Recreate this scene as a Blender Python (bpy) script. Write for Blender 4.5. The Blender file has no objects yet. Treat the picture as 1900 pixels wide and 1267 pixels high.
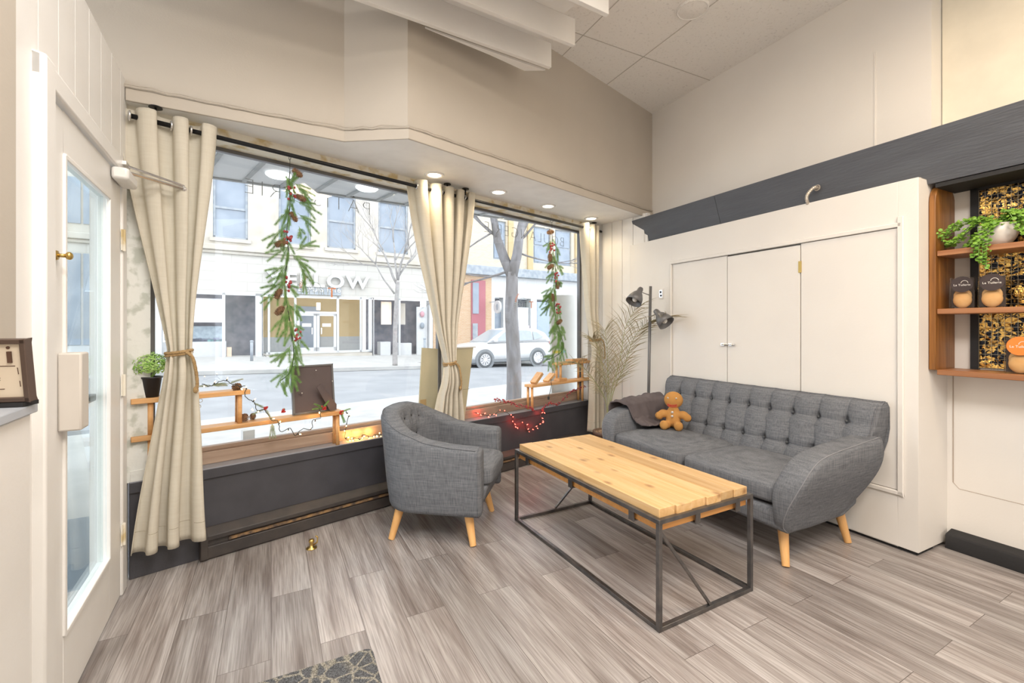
import bpy, math, random
from mathutils import Vector, Matrix, noise
random.seed(7)
C = bpy.context.scene.collection
SC = bpy.context.scene
PI = math.pi
# ---------------------------------------------------------------- camera, world, lights, exposure
CAMZ = 1.3; FPX = 830.0
cam_d = bpy.data.cameras.new('camera'); cam = bpy.data.objects.new('camera', cam_d); C.objects.link(cam)
cam.location = (0, 0, CAMZ); cam.rotation_euler = (PI/2, 0, 0)
cam_d.sensor_width = 36; cam_d.sensor_fit = 'HORIZONTAL'
cam_d.lens = FPX/1900*36; cam_d.shift_y = -(633.5-607)/1900; cam_d.clip_start = 0.05; cam_d.clip_end = 300
SC.camera = cam
SC.view_settings.view_transform = 'Standard'; SC.view_settings.look = 'None'
SC.view_settings.gamma = 1; SC.view_settings.use_curve_mapping = False
SC.view_settings.exposure = 0.44
W = bpy.data.worlds.new('overcast'); SC.world = W; W.use_nodes = True
nt = W.node_tree; bg = nt.nodes['Background']
bg.inputs[0].default_value = (0.93, 0.96, 1.0, 1); bg.inputs[1].default_value = 2.9
def lamp(kind, loc, power, col, size=0.5, rot=(0, 0, 0), size_y=None, spot=None):
    d = bpy.data.lights.new('light', kind); d.energy = power; d.color = col
    if kind == 'AREA':
        d.size = size
        if size_y: d.shape = 'RECTANGLE'; d.size_y = size_y
    elif kind == 'SPOT': d.spot_size = spot or 2.0; d.spot_blend = .8; d.shadow_soft_size = size
    else: d.shadow_soft_size = size
    o = bpy.data.objects.new('light', d); o.location = loc; o.rotation_euler = rot; C.objects.link(o); return o
# two unseen area lights added as fill, then a warm lamp near the shelves
lamp('AREA', (0.9, -0.6, 3.4), 95, (1, .94, .87), 1.4, (0, 0, .5), 1.4)
lamp('AREA', (-0.2, 0.9, 3.4), 34, (1, .95, .90), 1.0, (0, 0, .5), 1.0)
lamp('AREA', (2.1, 1.2, 3.3), 30, (1, .78, .55), .6, (0, 0, .5), .6)

# ---------------------------------------------------------------- frames and measuring
class Fr:
    def __init__(s, ox, oy, ang): s.o = Vector((ox, oy)); s.a = ang; s.u = Vector((math.cos(ang), math.sin(ang))); s.v = Vector((-s.u.y, s.u.x))
    def w(s, x, y, z=0): p = s.o+s.u*x+s.v*y; return Vector((p.x, p.y, z))
    def loc(s, X, Y): r = Vector((X, Y))-s.o; return (r.dot(s.u), r.dot(s.v))
    def px(s, px, py, y):                    # where the sight line of a photo point meets the plane local y = const -> (x, z)
        r = (px-950)/FPX; # (o+u x+v y): X - r Y = 0
        k = s.u.x-r*s.u.y; c = (s.o.x+s.v.x*y)-r*(s.o.y+s.v.y*y); x = -c/k
        Y = s.w(x, y).y; return x, CAMZ+(607-py)*Y/FPX
F = Fr(-1.966, 2.298, math.atan2(.683, .730))     # window wall: x to the right along it, y out to the street
R = Fr(0, 0, math.atan2(-.8942, .4477))           # right wall: x towards the camera, y into the wall
L = Fr(-1.964, 2.296, math.atan2(-.8625, .506))   # left wall: x towards the camera, y into the room
G = Fr(-9.542, 22.0, math.atan2(.545, .84))       # facades across the street
def gp(px, py, z=0.0): Y = FPX*(CAMZ-z)/(py-607); return Vector(((px-950)/FPX*Y, Y, z))

# ---------------------------------------------------------------- materials
def new_mat(name):
    m = bpy.data.materials.new(name); m.use_nodes = True; n = m.node_tree.nodes; l = m.node_tree.links
    return m, n, l, n['Principled BSDF']
def mat(name, col, rough=.6, metal=0, col2=None, scale=8, stretch=(1, 1, 1), bump=0, bscale=60, detail=4, emit=None, estr=1, spec=None, mix=(.35, .65)):
    m, n, l, b = new_mat(name)
    b.inputs['Base Color'].default_value = (*col, 1); b.inputs['Roughness'].default_value = rough; b.inputs['Metallic'].default_value = metal
    if spec is not None: b.inputs['Specular IOR Level'].default_value = spec
    tc = n.new('ShaderNodeTexCoord'); mp = n.new('ShaderNodeMapping'); mp.inputs['Scale'].default_value = stretch
    l.new(tc.outputs['Object'], mp.inputs[0])
    nz = n.new('ShaderNodeTexNoise'); nz.inputs['Scale'].default_value = scale; nz.inputs['Detail'].default_value = detail; l.new(mp.outputs[0], nz.inputs[0])
    cr = n.new('ShaderNodeValToRGB'); cr.color_ramp.elements[0].position = mix[0]; cr.color_ramp.elements[1].position = mix[1]
    c2 = col2 or tuple(c*.94 for c in col)
    cr.color_ramp.elements[0].color = (*col, 1); cr.color_ramp.elements[1].color = (*c2, 1)
    l.new(nz.outputs[0], cr.inputs[0]); l.new(cr.outputs[0], b.inputs['Base Color'])
    if bump:
        n2 = n.new('ShaderNodeTexNoise'); n2.inputs['Scale'].default_value = bscale; n2.inputs['Detail'].default_value = 3; l.new(mp.outputs[0], n2.inputs[0])
        bp = n.new('ShaderNodeBump'); bp.inputs['Strength'].default_value = bump; bp.inputs['Distance'].default_value = .01
        l.new(n2.outputs[0], bp.inputs['Height']); l.new(bp.outputs[0], b.inputs['Normal'])
    if emit: b.inputs['Emission Color'].default_value = (*emit, 1); b.inputs['Emission Strength'].default_value = estr
    return m
def wood(name, c1, c2, scale=3, axis=0, rough=.45, c3=None, knots=False):
    m, n, l, b = new_mat(name); b.inputs['Roughness'].default_value = rough
    tc = n.new('ShaderNodeTexCoord'); mp = n.new('ShaderNodeMapping'); s = [14, 14, 14]; s[axis] = .9
    mp.inputs['Scale'].default_value = s; l.new(tc.outputs['Object'], mp.inputs[0])
    nz = n.new('ShaderNodeTexNoise'); nz.inputs['Scale'].default_value = scale; nz.inputs['Detail'].default_value = 6; nz.inputs['Distortion'].default_value = .6; l.new(mp.outputs[0], nz.inputs[0])
    cr = n.new('ShaderNodeValToRGB'); e = cr.color_ramp.elements; e[0].position = .3; e[1].position = .7; e[0].color = (*c1, 1); e[1].color = (*c2, 1)
    if c3: x = e.new(.5); x.color = (*c3, 1)
    l.new(nz.outputs[0], cr.inputs[0]); out = cr.outputs[0]
    oi = n.new('ShaderNodeObjectInfo'); hs = n.new('ShaderNodeHueSaturation'); mr = n.new('ShaderNodeMapRange')
    mr.inputs[3].default_value = .80; mr.inputs[4].default_value = 1.10; l.new(oi.outputs['Random'], mr.inputs[0]); l.new(mr.outputs[0], hs.inputs['Value']); l.new(out, hs.inputs['Color']); out = hs.outputs[0]
    if knots:
        vo = n.new('ShaderNodeTexVoronoi'); vo.inputs['Scale'].default_value = 1.0; mk = n.new('ShaderNodeMapping'); k = [10, 10, 10]; k[axis] = 5.5; mk.inputs['Scale'].default_value = k
        l.new(tc.outputs['Object'], mk.inputs[0]); l.new(mk.outputs[0], vo.inputs[0])
        c4 = n.new('ShaderNodeValToRGB'); c4.color_ramp.elements[0].position = .06; c4.color_ramp.elements[1].position = .22
        c4.color_ramp.elements[0].color = (.32, .17, .08, 1); c4.color_ramp.elements[1].color = (1, 1, 1, 1); l.new(vo.outputs['Distance'], c4.inputs[0])
        mx = n.new('ShaderNodeMix'); mx.data_type = 'RGBA'; mx.blend_type = 'MULTIPLY'; mx.inputs[0].default_value = .7
        l.new(out, mx.inputs[6]); l.new(c4.outputs[0], mx.inputs[7]); out = mx.outputs[2]
    l.new(out, b.inputs['Base Color'])
    bp = n.new('ShaderNodeBump'); bp.inputs['Strength'].default_value = .12; bp.inputs['Distance'].default_value = .005; l.new(nz.outputs[0], bp.inputs['Height']); l.new(bp.outputs[0], b.inputs['Normal'])
    return m
def weave(name, c1, c2, s=170, rough=.95, amount=.5):
    m, n, l, b = new_mat(name); b.inputs['Roughness'].default_value = rough; b.inputs['Specular IOR Level'].default_value = .15
    tc = n.new('ShaderNodeTexCoord'); outs = []
    for st in ((s, s, s*.06), (s*.06, s*.06, s)):
        mp = n.new('ShaderNodeMapping'); mp.inputs['Scale'].default_value = st; l.new(tc.outputs['Object'], mp.inputs[0])
        nz = n.new('ShaderNodeTexNoise'); nz.inputs['Scale'].default_value = 1; nz.inputs['Detail'].default_value = 2; l.new(mp.outputs[0], nz.inputs[0]); outs.append(nz.outputs[0])
    ad = n.new('ShaderNodeMath'); ad.operation = 'ADD'; l.new(outs[0], ad.inputs[0]); l.new(outs[1], ad.inputs[1])
    mr = n.new('ShaderNodeMapRange'); mr.inputs[1].default_value = 1-amount*.5; mr.inputs[2].default_value = 1+amount*.5; l.new(ad.outputs[0], mr.inputs[0])
    cr = n.new('ShaderNodeValToRGB'); cr.color_ramp.elements[0].color = (*c1, 1); cr.color_ramp.elements[1].color = (*c2, 1); l.new(mr.outputs[0], cr.inputs[0])
    l.new(cr.outputs[0], b.inputs['Base Color'])
    bp = n.new('ShaderNodeBump'); bp.inputs['Strength'].default_value = .25; bp.inputs['Distance'].default_value = .002; l.new(mr.outputs[0], bp.inputs['Height']); l.new(bp.outputs[0], b.inputs['Normal'])
    return m
def floor_mat():
    m, n, l, b = new_mat('vinyl planks')
    tc = n.new('ShaderNodeTexCoord'); mp = n.new('ShaderNodeMapping'); l.new(tc.outputs['Object'], mp.inputs[0])
    mp.inputs['Rotation'].default_value = (0, 0, -math.radians(90+28.3))
    def brick(c1, c2, mo, ms):
        br = n.new('ShaderNodeTexBrick'); l.new(mp.outputs[0], br.inputs[0]); br.offset = .37; br.offset_frequency = 2
        br.inputs['Color1'].default_value = c1; br.inputs['Color2'].default_value = c2; br.inputs['Mortar'].default_value = mo
        br.inputs['Scale'].default_value = 1; br.inputs['Mortar Size'].default_value = ms; br.inputs['Mortar Smooth'].default_value = .2
        br.inputs['Brick Width'].default_value = 1.22; br.inputs['Row Height'].default_value = .178; return br
    br = brick((.0, .0, .0, 1), (1, 1, 1, 1), (.4, .4, .4, 1), .0012)
    # offset the grain by plank
    sc = n.new('ShaderNodeVectorMath'); sc.operation = 'MULTIPLY_ADD'; sc.inputs[1].default_value = (13, 7, 5)
    l.new(br.outputs['Color'], sc.inputs[0]); l.new(mp.outputs[0], sc.inputs[2])
    def nz(st, sca, det, dis):
        q = n.new('ShaderNodeMapping'); q.inputs['Scale'].default_value = st; l.new(sc.outputs[0], q.inputs[0])
        z = n.new('ShaderNodeTexNoise'); z.inputs['Scale'].default_value = sca; z.inputs['Detail'].default_value = det; z.inputs['Distortion'].default_value = dis; l.new(q.outputs[0], z.inputs[0]); return z
    g1 = nz((1.1, 11, 11), 1.5, 8, .35); g2 = nz((5, 170, 170), 1, 5, .3)
    c1 = n.new('ShaderNodeValToRGB'); e = c1.color_ramp.elements; e[0].position = .30; e[1].position = .72
    e[0].color = (.205, .175, .162, 1); e[1].color = (.44, .42, .41, 1); x = e.new(.5); x.color = (.325, .298, .285, 1); l.new(g1.outputs[0], c1.inputs[0])
    c2 = n.new('ShaderNodeValToRGB'); e = c2.color_ramp.elements; e[0].position = .35; e[1].position = .62; e[0].color = (.72, .70, .69, 1); e[1].color = (1.14, 1.14, 1.15, 1); l.new(g2.outputs[0], c2.inputs[0])
    mx = n.new('ShaderNodeMix'); mx.data_type = 'RGBA'; mx.blend_type = 'MULTIPLY'; mx.inputs[0].default_value = 1; l.new(c1.outputs[0], mx.inputs[6]); l.new(c2.outputs[0], mx.inputs[7])
    tone = n.new('ShaderNodeMapRange'); tone.inputs[3].default_value = .84; tone.inputs[4].default_value = 1.18; l.new(br.outputs['Color'], tone.inputs[0])
    hs = n.new('ShaderNodeHueSaturation'); l.new(tone.outputs[0], hs.inputs['Value']); l.new(mx.outputs[2], hs.inputs['Color'])
    b2 = brick((1, 1, 1, 1), (1, 1, 1, 1), (.35, .32, .3, 1), .0012)
    m2 = n.new('ShaderNodeMix'); m2.data_type = 'RGBA'; m2.blend_type = 'MULTIPLY'; m2.inputs[0].default_value = 1; l.new(hs.outputs[0], m2.inputs[6]); l.new(b2.outputs['Color'], m2.inputs[7])
    l.new(m2.outputs[2], b.inputs['Base Color'])
    rr = n.new('ShaderNodeMapRange'); rr.inputs[3].default_value = .28; rr.inputs[4].default_value = .48; l.new(g2.outputs[0], rr.inputs[0]); l.new(rr.outputs[0], b.inputs['Roughness'])
    bp = n.new('ShaderNodeBump'); bp.inputs['Strength'].default_value = .22; bp.inputs['Distance'].default_value = .003; l.new(g2.outputs[0], bp.inputs['Height']); l.new(bp.outputs[0], b.inputs['Normal'])
    return m
def glass_mat(name, tint=(.97, .99, 1), gl=.06):
    m, n, l, b = new_mat(name); n.remove(b); out = n['Material Output']
    t = n.new('ShaderNodeBsdfTransparent'); t.inputs[0].default_value = (*tint, 1); g = n.new('ShaderNodeBsdfGlossy'); g.inputs['Roughness'].default_value = .02
    lw = n.new('ShaderNodeLayerWeight'); lw.inputs[0].default_value = .15; mr = n.new('ShaderNodeMapRange'); mr.inputs[3].default_value = gl*.5; mr.inputs[4].default_value = gl*6; l.new(lw.outputs['Fresnel'], mr.inputs[0])
    mx = n.new('ShaderNodeMixShader'); l.new(mr.outputs[0], mx.inputs[0]); l.new(t.outputs[0], mx.inputs[1]); l.new(g.outputs[0], mx.inputs[2]); l.new(mx.outputs[0], out.inputs[0]); return m
def cloth_mat(name, c1, c2, trans=.35):
    m = weave(name, c1, c2, 120, .95, .8); n = m.node_tree.nodes; l = m.node_tree.links; b = n['Principled BSDF']
    t = n.new('ShaderNodeBsdfTranslucent'); t.inputs[0].default_value = (*c2, 1); mx = n.new('ShaderNodeMixShader'); mx.inputs[0].default_value = trans
    l.new(b.outputs[0], mx.inputs[1]); l.new(t.outputs[0], mx.inputs[2]); l.new(mx.outputs[0], n['Material Output'].inputs[0]); return m
def emis(name, col, s):
    m, n, l, b = new_mat(name); b.inputs['Base Color'].default_value = (*col, 1); b.inputs['Emission Color'].default_value = (*col, 1); b.inputs['Emission Strength'].default_value = s; return m
def brick_mat(name, c1, c2, mo, w=.22, h=.075, ms=.008):
    m, n, l, b = new_mat(name); b.inputs['Roughness'].default_value = .9
    tc = n.new('ShaderNodeTexCoord'); mp = n.new('ShaderNodeMapping'); mp.inputs['Rotation'].default_value = (PI/2, 0, 0); l.new(tc.outputs['Object'], mp.inputs[0])
    br = n.new('ShaderNodeTexBrick'); l.new(mp.outputs[0], br.inputs[0]); br.inputs['Color1'].default_value = (*c1, 1); br.inputs['Color2'].default_value = (*c2, 1); br.inputs['Mortar'].default_value = (*mo, 1)
    br.inputs['Scale'].default_value = 1; br.inputs['Brick Width'].default_value = w; br.inputs['Row Height'].default_value = h; br.inputs['Mortar Size'].default_value = ms
    l.new(br.outputs['Color'], b.inputs['Base Color']); return m

M = {}
M['floor'] = floor_mat()
M['wall'] = mat('warm white paint', (.80, .775, .735), .6, bump=.04, bscale=90, col2=(.77, .745, .71), scale=2)
M['white'] = mat('white gloss paint', (.83, .82, .80), .42, bump=.05, bscale=50, col2=(.79, .775, .75), scale=3)
M['beige'] = mat('beige wall paint', (.53, .48, .415), .7, bump=.05, bscale=120, col2=(.50, .455, .395), scale=2)
M['cream'] = mat('pale yellow paint', (.82, .775, .66), .6)
M['ceiling'] = mat('textured ceiling tile', (.88, .86, .83), .9, col2=(.70, .68, .65), scale=55, bump=.35, bscale=120, mix=(.58, .75))
M['slate'] = mat('slate grey paint', (.062, .062, .074), .5, bump=.08, bscale=80, col2=(.05, .05, .06), scale=6)
M['slate2'] = mat('slate blue beam paint', (.105, .115, .135), .5, bump=.25, bscale=14, col2=(.088, .095, .112), scale=2, stretch=(1, 8, 8))
M['sill'] = mat('grey sill paint', (.26, .27, .30), .3, bump=.05)
M['peel'] = mat('peeling cream paint', (.80, .76, .66), .8, col2=(.60, .48, .26), scale=9, mix=(.5, .62), bump=.4, bscale=18)
M['peelw'] = mat('peeling white paint', (.72, .73, .70), .8, col2=(.50, .52, .47), scale=12, mix=(.5, .6), bump=.4, bscale=22)
M['soffit'] = mat('white soffit', (.90, .885, .86), .55)
M['black'] = mat('black metal', (.02, .02, .022), .35, .5)
M['steel'] = mat('raw dark steel', (.12, .12, .125), .38, .85, col2=(.20, .19, .185), scale=14, bump=.05)
M['grey_metal'] = mat('grey painted metal', (.16, .16, .165), .4, .3)
M['pine'] = wood('honey pine', (.60, .36, .15), (.72, .50, .27), 2.4, 0, .5, knots=True, c3=(.67, .435, .205))
M['pine_edge'] = wood('orange pine edge', (.50, .22, .06), (.60, .31, .10), 2.5, 1, .5)
M['ply'] = wood('bench pine', (.62, .32, .12), (.76, .45, .20), 2.5, 0, .5)
M['leg'] = wood('beech leg', (.78, .42, .15), (.84, .50, .21), 1.5, 2, .35)
M['dkwood'] = wood('stained shelf wood', (.17, .065, .012), (.40, .18, .045), 2.0, 2, .4, c3=(.28, .115, .025))
M['dkwoodx'] = wood('stained shelf plank', (.30, .12, .045), (.42, .20, .09), 2.0, 0, .4)
M['frame'] = wood('weathered window rail', (.30, .21, .16), (.44, .33, .25), 2.0, 0, .55)
M['tweed'] = weave('grey tweed', (.092, .099, .113), (.225, .236, .258), 190, amount=.9)
M['tweed_dark'] = mat('seam thread', (.10, .105, .11), .9)
M['curtain'] = cloth_mat('oatmeal linen', (.76, .71, .61), (.86, .82, .72))
M['rope'] = mat('jute rope', (.50, .34, .17), .9, bump=.8, bscale=200, col2=(.36, .23, .10), scale=60)
M['velvet'] = mat('grey throw', (.125, .105, .11), .85, col2=(.085, .07, .075), scale=5, bump=.1)
M['plush'] = mat('gingerbread plush', (.58, .30, .09), .95, col2=(.48, .23, .06), scale=9, bump=.5, bscale=300)
M['plush_light'] = mat('pale plush', (.80, .55, .28), .95, bump=.4, bscale=300)
M['red'] = mat('red', (.45, .02, .02), .35)
M['berry'] = mat('frosted red berry', (.30, .015, .025), .35, col2=(.45, .10, .10), scale=80)
M['green'] = mat('pine green', (.16, .33, .08), .7, col2=(.30, .48, .16), scale=30)
M['green_pale'] = mat('frosted green', (.30, .38, .22), .8, col2=(.50, .52, .40), scale=30)
M['leafy'] = mat('bright leaf green', (.22, .42, .05), .5, col2=(.12, .28, .03), scale=25)
M['leafy2'] = mat('small leaf green', (.22, .46, .07), .6, col2=(.48, .66, .24), scale=60)
M['cone'] = mat('pine cone brown', (.20, .11, .06), .8, col2=(.34, .20, .11), scale=40, bump=.5, bscale=100)
M['wire'] = mat('dark wire', (.03, .035, .03), .5)
M['straw'] = mat('dried palm', (.44, .36, .22), .8, col2=(.28, .26, .14), scale=14)
M['straw_g'] = mat('dried palm stem', (.36, .38, .18), .7)
M['gold'] = mat('brass', (.60, .42, .14), .3, .95)
M['chrome'] = mat('chrome', (.75, .75, .76), .2, .95)
M['rust'] = mat('rusted heater trim', (.34, .20, .09), .7, col2=(.08, .06, .05), scale=20, mix=(.4, .6))
M['heater'] = mat('dark grey heater enamel', (.045, .04, .04), .45, col2=(.065, .055, .05), scale=10)
M['glass'] = glass_mat('window glass')
M['doorglass'] = glass_mat('door glass', (.93, .98, .99), .05)
M['clear'] = glass_mat('clear plastic', (.92, .90, .88), .07)
M['bulb_warm'] = emis('warm bulb', (1, .62, .22), 14)
M['bulb_red'] = emis('red bulb', (1, .09, .06), 9)
M['pot_light'] = emis('downlight lens', (1, .90, .72), 9)
M['canopy_light'] = emis('canopy lens', (1, 1, .98), 1.2)
M['concrete'] = mat('pale concrete', (.52, .51, .495), .9, col2=(.44, .435, .42), scale=3, bump=.1)
M['asphalt'] = mat('hazed asphalt', (.56, .57, .59), .85, col2=(.50, .51, .53), scale=30, bump=.1)
M['asphalt2'] = mat('hazed asphalt street', (.335, .345, .36), .8, col2=(.28, .29, .305), scale=1.2)  # asphalt, like the bark below, is paled to imitate outdoor haze
M['fstone'] = brick_mat('cream stone facade', (.60, .575, .53), (.625, .60, .56), (.50, .475, .43), 1.2, .42, .012)
M['fcream'] = mat('cream stone', (.62, .585, .53), .9, col2=(.55, .50, .43), scale=1.5)
M['fwhite'] = mat('white metal cladding', (.66, .665, .67), .5)
M['fblue'] = mat('blue grey window', (.25, .30, .37), .25, col2=(.33, .38, .45), scale=1.2)
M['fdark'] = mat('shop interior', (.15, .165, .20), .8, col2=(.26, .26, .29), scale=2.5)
M['fgrey'] = mat('grey panel', (.46, .475, .48), .7)
M['fyellow'] = mat('ochre wall', (.62, .47, .26), .8, col2=(.56, .42, .23), scale=1)
M['forange'] = brick_mat('orange brick', (.58, .36, .20), (.62, .42, .26), (.58, .50, .42))
M['fbrick'] = brick_mat('buff brick', (.62, .52, .38), (.66, .57, .44), (.62, .58, .52))
M['fred'] = mat('red painted door', (.44, .14, .17), .6)
M['fslate'] = mat('blue grey cornice', (.30, .34, .39), .8, col2=(.42, .45, .48), scale=5)
M['bark'] = mat('grey bark', (.30, .29, .30), .95, col2=(.20, .185, .18), scale=9, stretch=(1, 1, .3), bump=.8, bscale=30)
M['bark_pale'] = mat('pale bark', (.44, .42, .41), .95, col2=(.34, .32, .31), scale=9, bump=.5, bscale=30)
M['carpaint'] = mat('white car paint', (.74, .74, .75), .15)
M['carglass'] = mat('car window', (.30, .33, .36), .08)
M['tyre'] = mat('tyre rubber', (.10, .105, .11), .8)
M['carplast'] = mat('grey car cladding', (.18, .19, .20), .7)
M['alloy'] = mat('alloy rim', (.70, .70, .72), .3, .6)
M['perf'] = mat('perforated aluminium soffit', (.86, .87, .88), .5, col2=(.66, .67, .69), scale=300, mix=(.5, .56), detail=0)
M['letter'] = mat('grey vinyl lettering', (.16, .17, .17), .6)
M['letter_pale'] = mat('pale grey vinyl lettering', (.42, .46, .46), .6)
M['orange'] = mat('orange vinyl', (.85, .22, .03), .5)
M['card'] = mat('olive cardboard', (.52, .47, .32), .85, col2=(.42, .39, .27), scale=3)
M['card2'] = mat('grey white board', (.66, .66, .64), .8)
M['paper'] = mat('paper', (.85, .83, .78), .8)
M['pot_black'] = mat('black plastic pot', (.03, .03, .035), .4)
M['pot_white'] = mat('white ceramic pot', (.78, .76, .72), .3)
M['soil'] = mat('bark chips', (.20, .12, .07), .9, col2=(.55, .40, .28), scale=45, mix=(.5, .6), bump=.8, bscale=50)
M['mat'] = None
M['blk'] = mat('black rubber', (.015, .015, .017), .7, bump=.1)
M['pastry'] = mat('golden pastry', (.76, .42, .14), .6, col2=(.86, .60, .30), scale=10)
M['label'] = mat('dark brown label', (.035, .02, .02), .5)
M['photo_back'] = mat('dark frame backing', (.10, .075, .075), .6)

# ---------------------------------------------------------------- mesh building
class MB:
    def __init__(s): s.v = []; s.f = []
    def add(s, vs, fs):
        k = len(s.v); s.v += [tuple(v) for v in vs]; s.f += [tuple(i+k for i in f) for f in fs]; return s
    def box(s, x0, x1, y0, y1, z0, z1, mt=None):
        vs = [Vector((x, y, z)) for z in (z0, z1) for x, y in ((x0, y0), (x1, y0), (x1, y1), (x0, y1))]
        if mt: vs = [mt @ v for v in vs]
        return s.add(vs, [(0, 3, 2, 1), (4, 5, 6, 7), (0, 1, 5, 4), (1, 2, 6, 5), (2, 3, 7, 6), (3, 0, 4, 7)])
    def cbox(s, c, d, mt=None):
        a = Matrix.Translation(Vector(c)); a = a @ mt if mt else a
        return s.box(-d[0]/2, d[0]/2, -d[1]/2, d[1]/2, -d[2]/2, d[2]/2, a)
    def tube(s, pts, r, n=8, cap=True):
        pts = [Vector(p) for p in pts]; N = len(pts); rr = r if isinstance(r, (list, tuple)) else [r]*N; vs = []; fs = []
        t0 = (pts[1]-pts[0]).normalized(); up = Vector((0, 0, 1)) if abs(t0.z) < .9 else Vector((1, 0, 0)); a = t0.cross(up).normalized()
        for i, p in enumerate(pts):
            t = (pts[min(i+1, N-1)]-pts[max(i-1, 0)])
            t = t.normalized() if t.length > 1e-9 else t0
            a = (a-t*a.dot(t)); a = a.normalized() if a.length > 1e-6 else t.orthogonal().normalized(); b = t.cross(a)
            for j in range(n): th = 2*PI*j/n; vs.append(p+(a*math.cos(th)+b*math.sin(th))*rr[i])
        for i in range(N-1):
            for j in range(n): fs.append((i*n+j, i*n+(j+1) % n, (i+1)*n+(j+1) % n, (i+1)*n+j))
        if cap: fs.append(tuple(range(n-1, -1, -1))); fs.append(tuple((N-1)*n+j for j in range(n)))
        return s.add(vs, fs)
    def cyl(s, p0, p1, r0, r1=None, n=16): return s.tube([p0, p1], [r0, r0 if r1 is None else r1], n)
    def lathe(s, prof, n=20, c=(0, 0, 0), mt=None):
        vs = []; fs = []; m = len(prof)
        for r, z in prof:
            for j in range(n):
                th = 2*PI*j/n; v = Vector((r*math.cos(th), r*math.sin(th), z)); v = (mt @ v) if mt else v; vs.append(v+Vector(c))
        for i in range(m-1):
            for j in range(n): fs.append((i*n+j, i*n+(j+1) % n, (i+1)*n+(j+1) % n, (i+1)*n+j))
        if prof[0][0] > 1e-5: fs.append(tuple(range(n-1, -1, -1)))
        if prof[-1][0] > 1e-5: fs.append(tuple((m-1)*n+j for j in range(n)))
        return s.add(vs, fs)
    def ball(s, c, r, n=10, m=7, mt=None):
        r = r if isinstance(r, (tuple, list)) else (r, r, r); vs = []; fs = []; c = Vector(c)
        for i in range(m+1):
            ph = PI*i/m
            for j in range(n):
                th = 2*PI*j/n; v = Vector((r[0]*math.sin(ph)*math.cos(th), r[1]*math.sin(ph)*math.sin(th), r[2]*math.cos(ph))); v = (mt @ v) if mt else v; vs.append(c+v)
        for i in range(m):
            for j in range(n): fs.append(((i+1)*n+j, (i+1)*n+(j+1) % n, i*n+(j+1) % n, i*n+j))
        return s.add(vs, fs)
    def grid(s, fn, nu, nv, closeu=False, flip=False):
        vs = [Vector(fn(i/nu, j/nv)) for j in range(nv+1) for i in range(nu+1)]; fs = []
        for j in range(nv):
            for i in range(nu):
                q = (j*(nu+1)+i, j*(nu+1)+i+1, (j+1)*(nu+1)+i+1, (j+1)*(nu+1)+i); fs.append(q[::-1] if flip else q)
        return s.add(vs, fs)
    def prism(s, poly, lo, hi, axis='z', mt=None):
        n = len(poly); vs = []
        for h in (lo, hi):
            for a, b in poly:
                v = Vector((a, b, h)) if axis == 'z' else (Vector((a, h, b)) if axis == 'y' else Vector((h, a, b))); vs.append(mt @ v if mt else v)
        fs = [tuple(range(n-1, -1, -1)), tuple(range(n, 2*n))]+[(i, (i+1) % n, n+(i+1) % n, n+i) for i in range(n)]
        return s.add(vs, fs)
    def torus(s, c, R_, r, n=20, m=6, mt=None, arc=2*PI):
        c = Vector(c); pts = []
        k = n if arc >= 2*PI-1e-6 else n+1
        for i in range(n+1):
            th = arc*i/n; v = Vector((R_*math.cos(th), R_*math.sin(th), 0)); pts.append(c+(mt @ v if mt else v))
        return s.tube(pts, r, m, cap=arc < 2*PI-1e-6)
    def obj(s, name, m, parent=None, smooth=False, bevel=0, bseg=2, sub=0, solid=0):
        me = bpy.data.meshes.new(name); me.from_pydata(s.v, [], s.f); me.validate(); me.update()
        if bevel or sub or solid or smooth:
            import bmesh
            b = bmesh.new(); b.from_mesh(me); bmesh.ops.remove_doubles(b, verts=b.verts, dist=1e-5)
            if not solid: bmesh.ops.recalc_face_normals(b, faces=b.faces)
            b.to_mesh(me); b.free()
        o = bpy.data.objects.new(name, me); C.objects.link(o); me.materials.append(m if not isinstance(m, str) else M[m])
        if parent: o.parent = parent
        if solid: md = o.modifiers.new('s', 'SOLIDIFY'); md.thickness = solid; md.offset = 0
        if bevel: md = o.modifiers.new('b', 'BEVEL'); md.width = bevel; md.segments = bseg; md.limit_method = 'ANGLE'; md.angle_limit = .6
        if sub: md = o.modifiers.new('u', 'SUBSURF'); md.levels = sub; md.render_levels = sub
        if smooth or sub or (bevel and bseg > 1):
            for p in me.polygons: p.use_smooth = True
            if not sub and not smooth: me.set_sharp_from_angle(angle=.7) if hasattr(me, 'set_sharp_from_angle') else None
        return o
def thing(name, label, cat, fr=None, x=0, y=0, z=0, rz=0, group=None):
    o = bpy.data.objects.new(name, None); C.objects.link(o); o.empty_display_size = .05
    if fr: o.location = fr.w(x, y, z); o.rotation_euler = (0, 0, fr.a+rz)
    else: o.location = (x, y, z); o.rotation_euler = (0, 0, rz)
    o['label'] = label; o['category'] = cat
    if group: o['group'] = group
    return o
def tag(o, label, cat, group=None):
    o['label'] = label; o['category'] = cat
    if group: o['group'] = group
    return o
def at(o, fr, x=0, y=0, z=0, rz=0): o.location = fr.w(x, y, z); o.rotation_euler = (0, 0, fr.a+rz); return o
def struct(o, label=None):
    o['kind'] = 'structure'
    if label: o['label'] = label
    return o
def dup(o, parent=None):
    c = o.copy(); C.objects.link(c); c.parent = parent
    for ch in list(o.children): dup(ch, c)
    return c
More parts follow.
